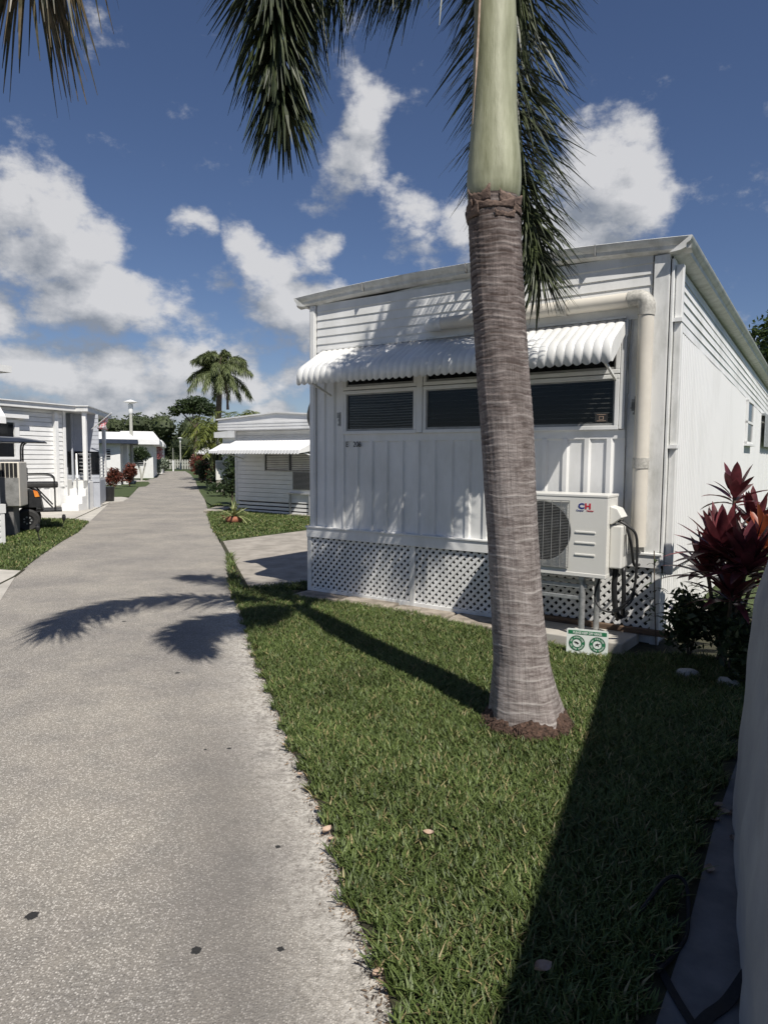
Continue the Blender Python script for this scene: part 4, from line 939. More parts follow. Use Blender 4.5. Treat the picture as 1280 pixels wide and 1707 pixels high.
FR = [
 ('F1', [(.50, 3.86, 4.32), (.34, 3.78, 4.43), (.05, 3.62, 4.42), (-.27, 3.46, 4.33), (-.52, 3.32, 3.98), (-.48, 3.24, 3.2)], 'frondleaf', dict(n=330, L=.45, plum=7, droop=.62, wid=.0175, tiplen=.5, sweep=.5, start=.06)),
 ('F0', [(.52, 3.90, 4.45), (.1, 3.92, 5.15), (-.6, 3.86, 5.40), (-1.25, 3.66, 5.15), (-1.62, 3.50, 4.6), (-1.76, 3.44, 4.05)], 'froldleaf', dict(n=130, L=.50, plum=6, droop=.75, wid=.026, tiplen=.95, sweep=.7)),
 ('F2', [(.62, 4.0, 4.5), (.74, 4.45, 5.2), (.86, 5.05, 5.25), (.98, 5.50, 4.6), (1.10, 5.55, 3.75), (1.22, 5.42, 3.05)], 'frondleaf', dict(n=170, L=.66, plum=7, droop=.34, wid=.018, tiplen=.5, sweep=.5, start=.27)),
 ('F3', [(.64, 4.0, 4.5), (.78, 4.2, 5.15), (.86, 4.4, 5.4)], 'frondleaf', dict(n=40, L=.4, plum=4, droop=.45, wid=.022)),
 ('F4', [(.66, 3.92, 4.5), (.88, 4.0, 5.15), (1.02, 4.03, 5.45), (1.2, 4.06, 5.6), (1.32, 4.1, 5.5)], 'frondleaf', dict(n=70, L=.45, plum=4, droop=.5, wid=.022)),
 ('F5', [(.55, 4.0, 4.5), (.3, 4.3, 5.3), (-.1, 4.65, 5.65), (-.55, 4.95, 5.65), (-.85, 5.1, 5.55)], 'frondleaf', dict(n=100, L=.42, plum=6, droop=.35, wid=.025)),
 ('F6', [(.58, 3.9, 4.6), (.60, 4.0, 5.3), (.7, 4.25, 6.0), (.95, 4.7, 6.4), (1.2, 5.1, 6.3)], 'frondleaf', dict(n=90, L=.42, plum=6, droop=.3, wid=.025)),
]
for i, (nm, pts, lm, kw) in enumerate(FR):
    random.seed(20+i); mb = MB(); rb = MB(); frond(mb, rb, pts, r0=.024, **kw)
    fo = mb.build('frond', M[lm], palm, off=POFF)
    rb.build('stalk', M['rachis'], fo, off=POFF, smooth=True)
    if lm == 'froldleaf': fo['label'] = 'browning frond with dry drooping leaflets'

# ------------------------------------------------------------------ planting at the right corner
def strap_leaf(mb, base, d, L, w_, droop, n=6, fold=.25):
    d = Vector(d).normalized(); s = d.cross(Vector((0, 0, 1))).normalized(); 
    if s.length < .1: s = Vector((1, 0, 0))
    nn_ = s.cross(d).normalized(); vs = []
    for j in range(n+1):
        u = j/n; c = Vector(base)+d*L*u+Vector((0, 0, -1))*L*droop*u*u
        ww = w_*(math.sin(math.pi*min(1, u**.75*.93+.07))**.7)/2
        vs += [c-s*ww+nn_*ww*fold, c, c+s*ww+nn_*ww*fold]
    mb.add(vs, [(3*j+q, 3*j+q+1, 3*j+q+4, 3*j+q+3) for j in range(n) for q in (0, 1)])
def rosette(mb, c, n, L, w_, up0=.1, up1=1.4, droop=.35, rad=.03):
    for i in range(n):
        a = i*2.39996+random.uniform(-.3, .3); t = (i+.5)/n; e = up0+(up1-up0)*t
        d = Vector((math.cos(a)*math.cos(e), math.sin(a)*math.cos(e), math.sin(e)))
        strap_leaf(mb, Vector(c)+Vector((math.cos(a)*rad, math.sin(a)*rad, -.10+.14*t)), d, L*random.uniform(.75, 1.1)*(1-.25*t), w_*random.uniform(.8, 1.15), droop*(1.1-t)*random.uniform(.5, 1.4))
random.seed(31)
cb = P(1205, 1090, 5.1); cb.z = 0
cor = thing('cordyline_plant', 'dark red cordyline clump with long strap leaves at the house corner', 'plant', tuple(cb))
for (px, py, Y, n, L, w_, ml) in ((1203,915,4.95,46,.46,.09,'cordy'), (1225,822,5.15,16,.29,.085,'cordy'), (1245,940,4.7,40,.42,.09,'cordy'), (1178,945,5.1,36,.38,.08,'cordy'), (1258,872,5.15,26,.36,.075,'cordy'), (1278,905,4.9,28,.38,.075,'cordy2'), (1220,985,4.8,30,.36,.07,'cordy')):
    c = P(px, py, Y); mb = MB(); rosette(mb, c, n, L, w_); ro = mb.build('leaf_rosette', M[ml], cor, smooth=True, off=cb)
    if ml == 'cordy2': ro['label'] = 'orange tinged rosette'
    s_ = MB(); s_.tube(catmull([(cb.x+random.uniform(-.08, .08), cb.y+random.uniform(-.05, .1), 0), (c.x*.5+cb.x*.5, c.y*.5+cb.y*.5, c.z*.5), tuple(c)], 8), .014, 6); s_.build('stem', M['bark'], cor, off=cb)
for i, (px, py, Y, rx, rz, nl, lab) in enumerate(((1150,1040,5.25,.24,.30,1300,'low leafy green shrub at the corner of the lattice skirting'), (1215,1050,4.95,.27,.30,1500,'low dark green shrub under the red cordyline'), (1262,1085,4.6,.22,.34,1100,'dark shrub between the cordyline and the grey cover'))):
    c = G(px, 1120 if i else 1095); c = Vector((P(px, py, Y).x, Y, 0)); sh = thing('shrub', lab, 'shrub', tuple(c), 0, 'green shrubs at the house corner')
    mb = MB(); leafcloud(mb, blobs((0, 0, rz*.95), (rx, rx, rz), 7), nl, .035, shell=.3); mb.build('foliage', M['shrub'], sh)
    mb = MB()
    for q in range(5): mb.tube([(0, 0, 0), (random.uniform(-.1, .1), random.uniform(-.1, .1), rz*1.2)], .006, 5)
    mb.build('stem', M['bark'], sh)
    if i == 0:
        mb = MB()
        for q in range(60):
            a = random.uniform(0, 6.28); strap_leaf(mb, (random.uniform(-.15, .15), random.uniform(-.15, .15), random.uniform(.3, .62)), (math.cos(a), math.sin(a), random.uniform(.2, 1)), random.uniform(.08, .16), .02, .4, 3)
        mb.build('young_leaf', M['areca'], sh)
        for (qx, qy) in ((1118,1012),(1170,978)):
            mb = MB(); v = P(qx, qy, 5.2)-c
            for q in range(5): a = q*1.257; strap_leaf(mb, v, (math.cos(a), -.6, math.sin(a)), .025, .018, 0, 2)
            mb.build('flower', M['flower'], sh)
sp0 = loc(3.95, -.18)
wk = thing('seedling', 'thin weedy seedling with narrow leaves in front of the duct foot', 'plant', tuple(sp0))
mb = MB(); mb.tube(catmull([(0, 0, 0), (-.03, 0, .45), (-.05, 0, .85)], 8), .005, 5); mb.build('stem', M['bark'], wk)
mb = MB()
for q in range(26):
    z = random.uniform(.25, .86); a = random.uniform(0, 6.28); strap_leaf(mb, (-.03, 0, z), (math.cos(a), math.sin(a), random.uniform(-.1, .9)), random.uniform(.08, .16), .022, .5, 4)
mb.build('leaf', M['shrub'], wk)
for (px, py, s_, lab) in ((1145,1124,.085,'rounded pale rock at the left end of the shaded bed'), (1213,1140,.08,'rounded pale rock nearest the grey cover')):
    c = G(px, py+6); mb = MB(); mb.lathe([(.02, -.02), (1.0*s_, 0), (.98*s_, .03), (.75*s_, .055), (.3*s_, .066), (.01, .067)], (0, 0, 0), 20, fn=lambda g, z: 1+.15*math.sin(2*g+1)+.08*math.sin(5*g))
    o = mb.build('rock', M['rock'], smooth=True); o.location = c; o.rotation_euler.z = random.random()*3; tag(o, lab, 'rock', 'pale rocks edging the bed')

# ------------------------------------------------------------------ grey covered thing at the right frame edge, straps
cv = thing('covered_cart', 'tall thing under a grey fitted cloth cover at the right edge', 'covered cart', (1.25, .55, 0))
SEC = [(3.20,1.95,2.0,.62), (3.13,1.78,1.86,.98), (3.0,1.60,1.725,1.17), (2.5,1.338,1.52,1.24), (1.9,1.018,1.30,1.30), (1.4,.755,1.10,1.34), (1.05,.60,.98,1.37), (.5,.55,.90,1.37), (-.5,.55,.85,1.33), (-.9,.7,.95,1.0)]
def cover_sec(yv):
    for i in range(len(SEC)-1):
        if SEC[i+1][0] <= yv <= SEC[i][0]:
            t = (SEC[i][0]-yv)/(SEC[i][0]-SEC[i+1][0]); return [SEC[i][q]+(SEC[i+1][q]-SEC[i][q])*t for q in (1, 2, 3)]
def cover_fn(u, v):
    yv = 3.2-4.1*u; xb, xt, zt = cover_sec(max(-.9, min(3.2, yv))); xb += .030+.026*max(0, 3-yv); xr = xt+1.05
    k = v*10
    pr = [(xb, .03), (xb+.004, .3*zt), (xb+.25*(xt-xb), .6*zt), (xb+.5*(xt-xb), .83*zt), (xt, zt), (xt+.25, zt+.06), (xr-.25, zt+.06), (xr, zt), (xr+.15, .75*zt), (xr+.2, .4*zt), (xr+.2, .03)]
    i = min(int(k), 9); t = k-i; x = pr[i][0]*(1-t)+pr[i+1][0]*t; z = pr[i][1]*(1-t)+pr[i+1][1]*t
    fold = .005*math.sin(yv*17+z*2)+.0025*math.sin(yv*31+z*7)+.005*math.sin(z*6+yv*4)
    return (x+fold*(1 if v < .4 else .3), yv+.004*math.sin(z*20), z+.006*math.sin(yv*11+x*9)*(z > .2))
mb = MB(); mb.grid(cover_fn, 90, 60)
nv_ = 61; mb.f.append(tuple(range(nv_))); mb.f.append(tuple(90*nv_+j for j in range(nv_-1, -1, -1)))
cvo = mb.build('cloth_cover', M['cloth'], cv, smooth=True, off=(1.25, .55, 0), fix=True)
mb = MB(); t0 = P(1268, 992, 2.9); mb.add([t0, t0+Vector((.10, .01, .03)), t0+Vector((.10, .01, -.13)), t0+Vector((.03, 0, -.12)), t0+Vector((-.004, 0, -.05))], [(0, 1, 2, 3, 4)])
fl = mb.build('cover_label', M['hem'], cv, off=(1.25, .55, 0)); fl.modifiers.new('s', 'SOLIDIFY').thickness = .003
mb = MB()
def ribbon(mb, pts, w_, up=(0, 0, 1)):
    pts = catmull(pts, 24); vs = []
    for i, p in enumerate(pts):
        T = (pts[min(i+1, 24)]-pts[max(i-1, 0)]).normalized(); s_ = T.cross(Vector(up)).normalized()*w_/2; vs += [p-s_, p+s_]
    mb.add(vs, [(2*i, 2*i+1, 2*i+3, 2*i+2) for i in range(24)])
zo = Vector((0, 0, .02))
ribbon(mb, [G(1246,1650)+Vector((0, 0, .06)), G(1212,1680)+zo, G(1180,1705)+zo, G(1160,1728)+zo], .036)
ribbon(mb, [G(1160,1728)+zo, G(1130,1680)+zo, G(1108,1640)+zo, G(1088,1610)+zo*2], .026)
st = mb.build('strap', M['strap'], None); tag(st, 'black webbing strap lying folded on the shaded concrete', 'strap'); st.modifiers.new('s', 'SOLIDIFY').thickness = .002
mb = MB(); random.seed(2)
mb.tube(catmull([G(1065,1545)+Vector((0, 0, .05)), G(1110,1500)+Vector((0, 0, .08)), G(1142,1500)+Vector((0, 0, .06)), G(1145,1560)+zo, G(1125,1600)+zo, G(1095,1640)+zo*2], 24), .007, 6)
tag(mb.build('cord', M['strap']), 'black cord looped at the lawn edge beside the strap', 'cord')

# crumbs and thatch caught along the road edge
random.seed(8); mb = MB()
for i in range(3000):
    k_ = random.randrange(1, len(REG)-1); p = REG[k_].lerp(REG[k_+1], random.random()); q = p+Vector((random.gauss(.005, .028)-abs(random.gauss(0, .02)), random.gauss(0, .02), .004+random.random()*.004)); a = random.uniform(0, 6.28); l_ = random.uniform(.002, .008)**1.0*(2.2 if random.random() < .08 else 1)
    if q.y > 7: continue
    d = Vector((math.cos(a), math.sin(a), random.uniform(0, .3)))*l_; n_ = Vector((-math.sin(a), math.cos(a), 0))*random.uniform(.0008, .0025)
    mb.add([q-d, q-n_, q+d, q+n_+Vector((0, 0, .004))], [(0, 1, 2, 3)])
tag(mb.build('leaf_litter', M['litter']), 'brown crumbs and dry grass bits scattered along the lawn edge of the road', 'litter', kind='stuff')
# dry leaves
random.seed(9)
def dry_leaf(px, py, s_, z=.02):
    c = G(px, py, z); mb = MB(); a = random.uniform(0, 6.28); d = Vector((math.cos(a), math.sin(a), .05)); n_ = Vector((-d.y, d.x, 0))
    def fn(u, v): 
        w_ = math.sin(math.pi*u)**.8*.38*(v-.5)*2; return c+(d*(u-.5)+n_*w_)*s_+Vector((0, 0, .012*s_/.05*(abs(v-.5)*2)**2+.3*s_*(u-.5)**2))
    mb.grid(fn, 6, 4); return mb.build('dry_leaf', M['leafdry'], smooth=True)
for (px, py, s_, z, lab) in ((482,1234,.05,.02,'largest pale dry leaf on the road edge level with the trunk base'),(474,1243,.03,.015,'tiny dry leaf beside the larger one level with the trunk base'),(545,1386,.05,.02,'upright pale curled leaf at the lawn edge halfway down the near road'),(530,1350,.035,.02,'small dry leaf just above the upright curled leaf on the lawn edge'),(553,1400,.03,.015,'small brown leaf just below the upright curled leaf on the lawn edge'),(714,1391,.045,.09,'single tan leaf lying in the middle of the sunny lawn'),(500,1292,.03,.02,'small brown leaf tucked under the grass edge between two pale ones'),(630,1625,.04,.02,'dry leaf at the lawn corner nearest the viewer'),(905,1617,.06,.09,'long pale leaf lying in the shaded grass near the bottom')):
    o = dry_leaf(px, py, s_, z); tag(o, lab, 'leaf', 'dry leaves on the lawn and its road edge')
for (px, py, s_, lab) in ((1212,1245,.05,'farthest dry leaf on the shaded concrete strip'),(1196,1345,.05,'dry leaf at the grass side of the strip, left of a pair'),(1208,1356,.05,'pale dry leaf, upper one of the pair on the shaded strip'),(1222,1358,.045,'dry leaf nearest the grey cover on the shaded strip'),(1191,1368,.045,'dry leaf just below the pair on the shaded strip'),(1222,1400,.04,'lone small leaf in the middle of the shaded strip'),(1182,1452,.05,'nearest dry leaf on the shaded strip beside the grass')):
    o = dry_leaf(px, py, s_, .016); tag(o, lab, 'leaf', 'dry leaves on the shaded concrete strip')

# ------------------------------------------------------------------ second home on the right row
A2 = G(393.5, 853); R2 = thing('mobile_home', 'low white mobile home with long white awning beyond the driveway', 'mobile home', (A2.x, A2.y, 0), ANG)
mb = MB(); mb.box(.06, 3.9, .06, 10, .34, 2.6); mb.build('wall', M['white_far'], R2)
mb = MB(); lap(mb, .05, 3.88, .36, 2.5, 0, pitch=.125, depth=.012, groove=.009); mb.build('siding', M['white_far'], R2)
mb = MB(Matrix.Rotation(-math.pi/2, 4, 'Z')); lap(mb, -10, -.03, .36, 2.5, -.0, pitch=.125, depth=.012, groove=.009); mb.build('siding', M['white_far'], R2)
mb = MB(); mb.box(-.0, .07, -.025, .02, .3, 2.5); mb.build('corner_trim', M['white_far'], R2)
mb = MB()
for z in (.02, .13, .24): mb.box(.02, 3.9, -.012, .01, z, z+.075)
mb.build('skirting_slats', M['white_far'], R2); mb = MB(); mb.box(.03, 3.88, .10, .12, 0, .36); mb.build('skirt_dark_sheet', M['dark'], R2)  # dark sheet stands for the shade behind the slats
mb = MB()
yo = -.38
mb.prismy([(-.30, 2.36), (4.2, 2.36), (4.2, 2.66), (2.0, 2.80), (-.30, 2.66)], yo, yo+.04)
for z in (2.38, 2.46, 2.54): mb.box(-.31, 4.2, yo-.012, yo, z, z+.05)
mb.build('fascia', M['white_far'], R2)
mb = MB(); mb.prismy([(-.34, 2.663), (2.0, 2.803), (4.2, 2.663), (4.2, 2.70), (2.0, 2.84), (-.34, 2.70)], yo-.05, 10); mb.build('roof', M['roof'], R2)
mb = MB(); mb.prismy([(.02, 2.37), (4.2, 2.37), (4.2, 2.39), (.02, 2.39)], yo+.04, .0); mb.build('soffit', M['white_far'], R2)
mb = MB(); awning(mb, .28, 3.3, 2.17, 1.86, 1.72, .95, pitch=.11, ends=True); mb.build('awning', M['white_far'], R2, smooth='auto')
mb = MB(); mb.bar((3.25, -.9, 1.78), (3.25, 0, 1.55), .03, .03); mb.bar((.33, -.9, 1.78), (.33, 0, 1.55), .03, .03); mb.build('awning_arm', M['white_far'], R2)
mb = MB(); mb.box(1.22, 3.2, -.012, .0, 1.24, 1.74); wf = mb.build('window', M['glass'], R2)
mb = MB()
for z in (1.22, 1.73): mb.box(1.20, 3.22, -.05, -.0, z, z+.03)
for x in (1.20, 2.10, 3.19): mb.box(x, x+.035, -.048, -.0, 1.24, 1.74)
mb.build('frame', M['greym'], wf)
mb = MB()
for i in range(2):
    for j in range(9): mb.box(1.26+i*.95, 2.07+i*.95, -.016, -.013, 1.27+j*.05, 1.305+j*.05)
mb.build('blind', M['blind'], wf)
c = G(517, 862)
ac2 = thing('air_conditioner', 'grey air conditioner on a pipe stand in front of the second home', 'air conditioner', (c.x-.1, c.y+.3, 0), ANG)
mb = MB(); mb.box(-.38, .45, -.2, .15, .72, 1.22); mb.build('casing', M['beige_dirty'], ac2, bevel=.015)
mb = MB()
for i in range(14): mb.box(-.35, .42, -.212, -.2, .75+i*.033, .765+i*.033)
mb.build('grille', M['blackp'], ac2)
mb = MB(); mb.box(-.50, .6, -.25, .2, .60, .635); mb.build('stand_rail', M['galv'], ac2)
for x, y in ((-.45, -.22), (.25, -.22), (-.45, .17), (.25, .17)):
    mb = MB(); mb.tube([(x, y, 0), (x, y, .64)], .03, 8); mb.build('stand_leg', M['galv'], ac2)
mb = MB(); mb.box(-.8, .7, -.35, .3, 0, .05); tag(mb.build('concrete_slab', M['pave']), 'thin slab under the stand of the second home air conditioner', 'slab'); bpy.data.objects[-1] if False else None
sl = [o for o in bpy.data.objects if o.name.startswith('concrete_slab')][-1]; sl.location = (c.x-.1, c.y+.3, 0); sl.rotation_euler.z = ANG
# potted bromeliad
c = G(390, 873); pot = thing('potted_plant', 'spiky pale green plant in a ribbed terracotta pot on the lawn', 'potted plant', tuple(c))
mb = MB(); mb.lathe([(.10, 0), (.16, .03), (.195, .10), (.185, .15), (.16, .185), (.15, .17), (.02, .16)], (0, 0, 0), 40, fn=lambda g, z: 1+.06*math.sin(10*g)); mb.build('pot', M['terra'], pot, smooth=True)
random.seed(4); mb = MB()
for i in range(46):
    a = random.uniform(0, 6.28); e = random.uniform(.15, 1.45); strap_leaf(mb, (0, 0, .17), (math.cos(a)*math.cos(e), math.sin(a)*math.cos(e), math.sin(e)), random.uniform(.42, .72), .05, random.uniform(.2, .7), 5)
mb.build('leaves', M['brom'], pot, smooth=True)
c = G(374, 866); pr = thing('plant', 'low red spiky plant just left of the terracotta pot', 'plant', tuple(c)); mb = MB()
for i in range(24):
    a = random.uniform(0, 6.28); e = random.uniform(.2, 1.2); strap_leaf(mb, (0, 0, .0), (math.cos(a)*math.cos(e), math.sin(a)*math.cos(e), math.sin(e)), random.uniform(.2, .36), .03, .5, 4)
mb.build('leaves', M['redshrub'], pr)
mb = MB(); c = G(352, 852); mb.box(c.x-.1, c.x+.45, c.y-.5, c.y+.9, 0, .07); tag(mb.build('stepping_slab', M['pave'], bevel=.02), 'grey stepping slab at the road edge near the potted plant', 'slab')

def shrub(px, py, Y, rx, rz, m, lab, n=900, size=.06, group=None, name='shrub', flowers=None):
    g = Vector((P(px, py, Y).x, Y, 0)); o = thing(name, lab, 'shrub', tuple(g), 0, group)
    mb = MB(); leafcloud(mb, blobs((0, 0, rz), (rx, rx, rz), 9), n, size, shell=.35); mb.build('foliage', M[m], o)
    mb = MB()
    for q in range(4): mb.tube([(0, 0, 0), (random.uniform(-.3, .3)*rx, random.uniform(-.3, .3)*rx, rz)], .02, 5)
    mb.build('stem', M['bark'], o)
    if flowers:
        mb = MB(); leafcloud(mb, blobs((0, 0, rz*1.1), (rx, rx, rz), 7), int(n*.18), size*.8, shell=.85); mb.build('flowers', M[flowers], o)
    return o
random.seed(41)
shrub(387, 830, 22.5, .38, 1.05, 'shrub', 'tall narrow dark shrub against the left wall of the second home', 900, .07)
shrub(372, 830, 27.5, .9, .35, 'shrub', 'low dark shrub in the shade left of the second home', 700, .07)
shrub(345, 800, 36, .62, .85, 'shrub', 'bushy red flowering shrub near the road on the right row', 1500, .08, flowers='redshrub')
shrub(357, 800, 32.5, .45, .60, 'shrub', 'smaller green shrub in front of the upright cooling unit', 1000, .07, flowers='redshrub')
shrub(334, 795, 42, .62, .95, 'redshrub', 'coppery shrub leaning over the road farthest along the right row', 1400, .09)

# third and fourth homes on the right
def simple_home(px, Y, lab, aw=True, wd=3.9, h=2.75, unit=False):
    g = Vector((P(px, 800, Y).x, Y, 0)); o = thing('mobile_home', lab, 'mobile home', tuple(g), ANG)
    mb = MB(); mb.box(0.02, wd, .02, 9, 0, h-.1); mb.build('wall', M['white_far'], o)
    mb = MB(); lap(mb, 0, wd, .3, h-.15, 0, pitch=.14); mb.build('siding', M['white_far'], o)
    mb = MB(); mb.prismy([(-.25, h-.25), (wd+.25, h-.25), (wd+.25, h), (wd/2, h+.12), (-.25, h)], -.3, 9.2); mb.build('roof', M['roof'], o, fix=True)
    mb = MB(); mb.box(.5, 2.6, -.015, -.0, 1.3, 1.95); w1 = mb.build('window', M['glass'], o)
    mb = MB(); 
    for x in (.46, 1.5, 2.6): mb.box(x, x+.06, -.05, -.0, 1.26, 1.99)
    mb.build('frame', M['white_far'], w1)
    if aw:
        mb = MB(); awning(mb, .1, 3.2, 2.3, 1.95, 1.8, .95, pitch=.13); mb.build('awning', M['white_far'], o, smooth='auto')
    return o
R3 = simple_home(372, 31.5, 'white mobile home with tilted awnings behind the second home')
mb = MB(Matrix.Rotation(-math.pi/2, 4, 'Z')); awning(mb, -4.2, -.3, 2.35, 1.95, 1.85, 1.0, pitch=.15); mb.build('awning', M['white_far'], R3, smooth='auto')
simple_home(341, 46, 'farthest white mobile home seen on the right row')
g = Vector((P(368, 800, 31).x, 31, 0)); hp = thing('cooling_unit', 'tall grey cooling unit standing before the third home', 'air conditioner', tuple(g), R(15))
mb = MB(); mb.box(-.22, .22, -.2, .2, .55, 1.45); mb.build('casing', M['acwhite'], hp, bevel=.02)
mb = MB()
for i in range(12): mb.box(-.19+i*.033, -.175+i*.033, -.215, -.2, 1.05, 1.4)
mb.build('grille', M['greym'], hp); mb = MB(); mb.box(-.2, .2, -.18, .18, 0, .55); mb.build('base', M['pave'], hp)

# ------------------------------------------------------------------ left row
def wall_tf(p, q):   # canonical frame: x from p to q, outward on the right hand side
    d = Vector((q[0]-p[0], q[1]-p[1], 0)); return Matrix.Translation((p[0], p[1], 0)) @ Matrix.Rotation(math.atan2(d.y, d.x), 4, 'Z'), d.length
Q1 = G(113, 850); E_ = Vector((.39, .92, 0)).normalized(); Q0 = Q1-E_*8.0
L2 = thing('mobile_home', 'white mobile home with railed corner porch on the left of the road', 'mobile home', tuple(Q1))
OFF = tuple(Q1); back = Vector((-E_.y, E_.x, 0))
tf, ln = wall_tf(Q0, Q1)
mb = MB(tf); lap(mb, 0, ln-.12, .72, 2.92, 0, pitch=.132, depth=.02, groove=.014); mb.build('siding', M['white_far'], L2, off=OFF)
mb = MB(tf); ribs(mb, 0, ln, 0.0, .70, .0, pitch=.3, rw=.12, d=.02); mb.box(0, ln+.01, -.03, .01, .70, .73); mb.build('skirting', M['white_far'], L2, off=OFF)
mb = MB(tf); mb.box(ln-.10, ln, -.03, .02, .0, 2.95); mb.box(ln-.46, ln-.34, -.12, -.0, .15, 2.86); mb.build('downspout', M['white_far'], L2, off=OFF, bevel=.01)
mb = MB(); mb.prism([tuple((Q0+back*.05)[:2]), tuple((Q1-E_*.01+back*.05)[:2]), (Q1+back*.9)[:2], (Q1+back*4)[:2], (Q0+back*4)[:2]], .02, 2.9); mb.tf = None
wl = mb.build('wall', M['white_far'], L2, off=(OFF[0]-.02, OFF[1], 0), fix=True)
P1, P2 = G(145, 850), G(176, 836.5)
B0, B1 = P1+Vector((-.62, .55, 0)), P2+Vector((-.62, -.1, 0))
tf2, l2 = wall_tf(B0, B1)
mb = MB(tf2); mb.box(0, l2, 0, .05, .8, 2.9); mb.build('porch_wall', M['shade_wall'], L2, off=OFF)  # porch roof shade is kept in this wall's grey
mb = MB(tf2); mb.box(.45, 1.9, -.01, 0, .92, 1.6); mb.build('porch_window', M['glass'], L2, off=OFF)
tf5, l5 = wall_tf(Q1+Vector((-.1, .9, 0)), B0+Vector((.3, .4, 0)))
mb = MB(tf5); lap(mb, -.3, l5+.3, .8, 2.9, 0, .132); mb.box(-.3, l5+.3, .01, .05, 0, 2.9); mb.build('porch_siding', M['shade_wall'], L2, off=OFF)
mb = MB(tf5); mb.box(-.25, l5+.3, -.03, -.012, 1.05, 1.75); mb.build('porch_window', M['glass'], L2, off=OFF)
mb = MB(); mb.prism([(Q1.x+.05, Q1.y+.55), (P1.x, P1.y+.10), (P2.x, P2.y), (P2.x-1.2, P2.y), (Q1.x-.6, Q1.y+.9)], .0, .88); mb.build('porch_deck', M['white_far'], L2, off=OFF, fix=True)
mb = MB(); mb.prism([(P1.x+.004, P1.y+.12), (P1.x+.02, P1.y+.12), (P2.x+.02, P2.y), (P2.x+.004, P2.y)], .06, .80); mb.build('deck_side', M['shade_wall'], L2, off=OFF, fix=True)
for i in range(4):
    mb = MB(); mb.box(Q1.x+.04, P1.x-.02, Q1.y-.45+i*.25, Q1.y+.58, .001+i*.21, .20+i*.21+.012); mb.build('step', M['white_far'], L2, off=OFF, bevel=.008)
rf = [(Q0+E_*0-back*.25)[:2], (Q1-back*.3+E_*.1)[:2], (P1.x+.15, P1.y-.1), (P2.x+.2, P2.y+.2), (P2.x-4, P2.y+1.6), (Q0+back*4)[:2]]
mb = MB(); mb.prism(rf, 2.92, 3.06); mb.build('roof', M['roof'], L2, off=OFF, fix=True)
mb = MB(); mb.prism([(p[0]+.04, p[1]-.04) for p in rf], 3.063, 3.09); mb.build('roof_edge', M['white_far'], L2, off=OFF, fix=True)
for p, nm in ((P1, 'post'), (P2, 'post')):
    mb = MB(); mb.box(p.x-.075, p.x+.03, p.y-.0, p.y+.1, .88, 2.93); mb.build('porch_post', M['white_far'], L2, off=OFF)
mb = MB()
for i in range(7):
    z = .98+i*.11; mb.bar((P1.x-.03, P1.y+.05, z), (P2.x-.03, P2.y+.03, z), .028, .03)
    mb.bar((Q1.x+.12, Q1.y+.62, z), (P1.x-.05, P1.y+.05, z), .028, .03)
for t in (0.25, .5, .75): q = P1.lerp(P2, t); mb.bar((q.x-.03, q.y+.03, .88), (q.x-.03, q.y+.03, 1.66), .04, .04)
q = Q1.lerp(P1, .7); mb.bar((q.x, q.y+.3, .88), (q.x, q.y+.3, 1.66), .05, .05)
mb.bar((P1.x-.03, P1.y+.05, 1.68), (P2.x-.03, P2.y+.03, 1.68), .05, .03); mb.bar((Q1.x+.1, Q1.y+.62, 1.68), (P1.x-.05, P1.y+.05, 1.68), .05, .03)
mb.bar((Q1.x+.12, Q1.y+.4, 1.66), (P1.x-.1, P1.y-.35, .95), .04, .06); mb.bar((Q1.x+.16, Q1.y+.3, .7), (Q1.x+.16, Q1.y+.3, 1.5), .04, .04)
mb.build('railing', M['white_far'], L2, off=OFF)
# window with awning strip
tfw = tf
mb = MB(tfw); xa = ln-3.1; mb.box(xa, xa+1.35, -.045, .0, 1.55, 2.50); wf = mb.build('window', M['glass'], L2, off=OFF)
mb = MB(tfw)
for z in (1.5, 2.0, 2.5): mb.box(xa-.1, xa+1.5, -.06, 0, z, z+.07)
for x in (xa-.12, xa+1.38): mb.box(x, x+.14, -.062, 0, 1.5, 2.57)
mb.box(xa-.1, xa+1.72, -.20, 0, 2.62, 2.72); mb.build('frame', M['white_far'], wf, off=OFF)
# flag
c = P(166, 705, 20.9)
fg = thing('flag', 'small faded flag on a tilted pole at the porch corner', 'flag', tuple(P1+Vector((0, .1, 2.3))))
fo = P1+Vector((0, .1, 2.3))
p0, p1 = P(153, 715, 20.6), P(186, 688, 20.3)
mb = MB(); mb.tube([p0, p1], .014, 6); mb.build('pole', M['white_far'], fg, off=tuple(fo))
mb = MB()
def flg(u, v):
    a = p0.lerp(p1, .35+.45*u); return a+Vector((.05*math.sin(u*9+v*4), .06*math.sin(v*6), -.42*v*(.4+.6*u)))
mb.grid(flg, 8, 8); mb.build('cloth', M['flag'], fg, off=tuple(fo), smooth=True)
# bin by the porch
c = G(182, 836); mb = MB(); mb.lathe([(.14, 0), (.17, .05), (.19, .5), (.2, .52), (.05, .54)], (0, 0, 0), 14); o = mb.build('bin', M['blackp'], smooth='auto'); o.location = c; tag(o, 'small dark green bin beside the porch corner of the railed home', 'bin')

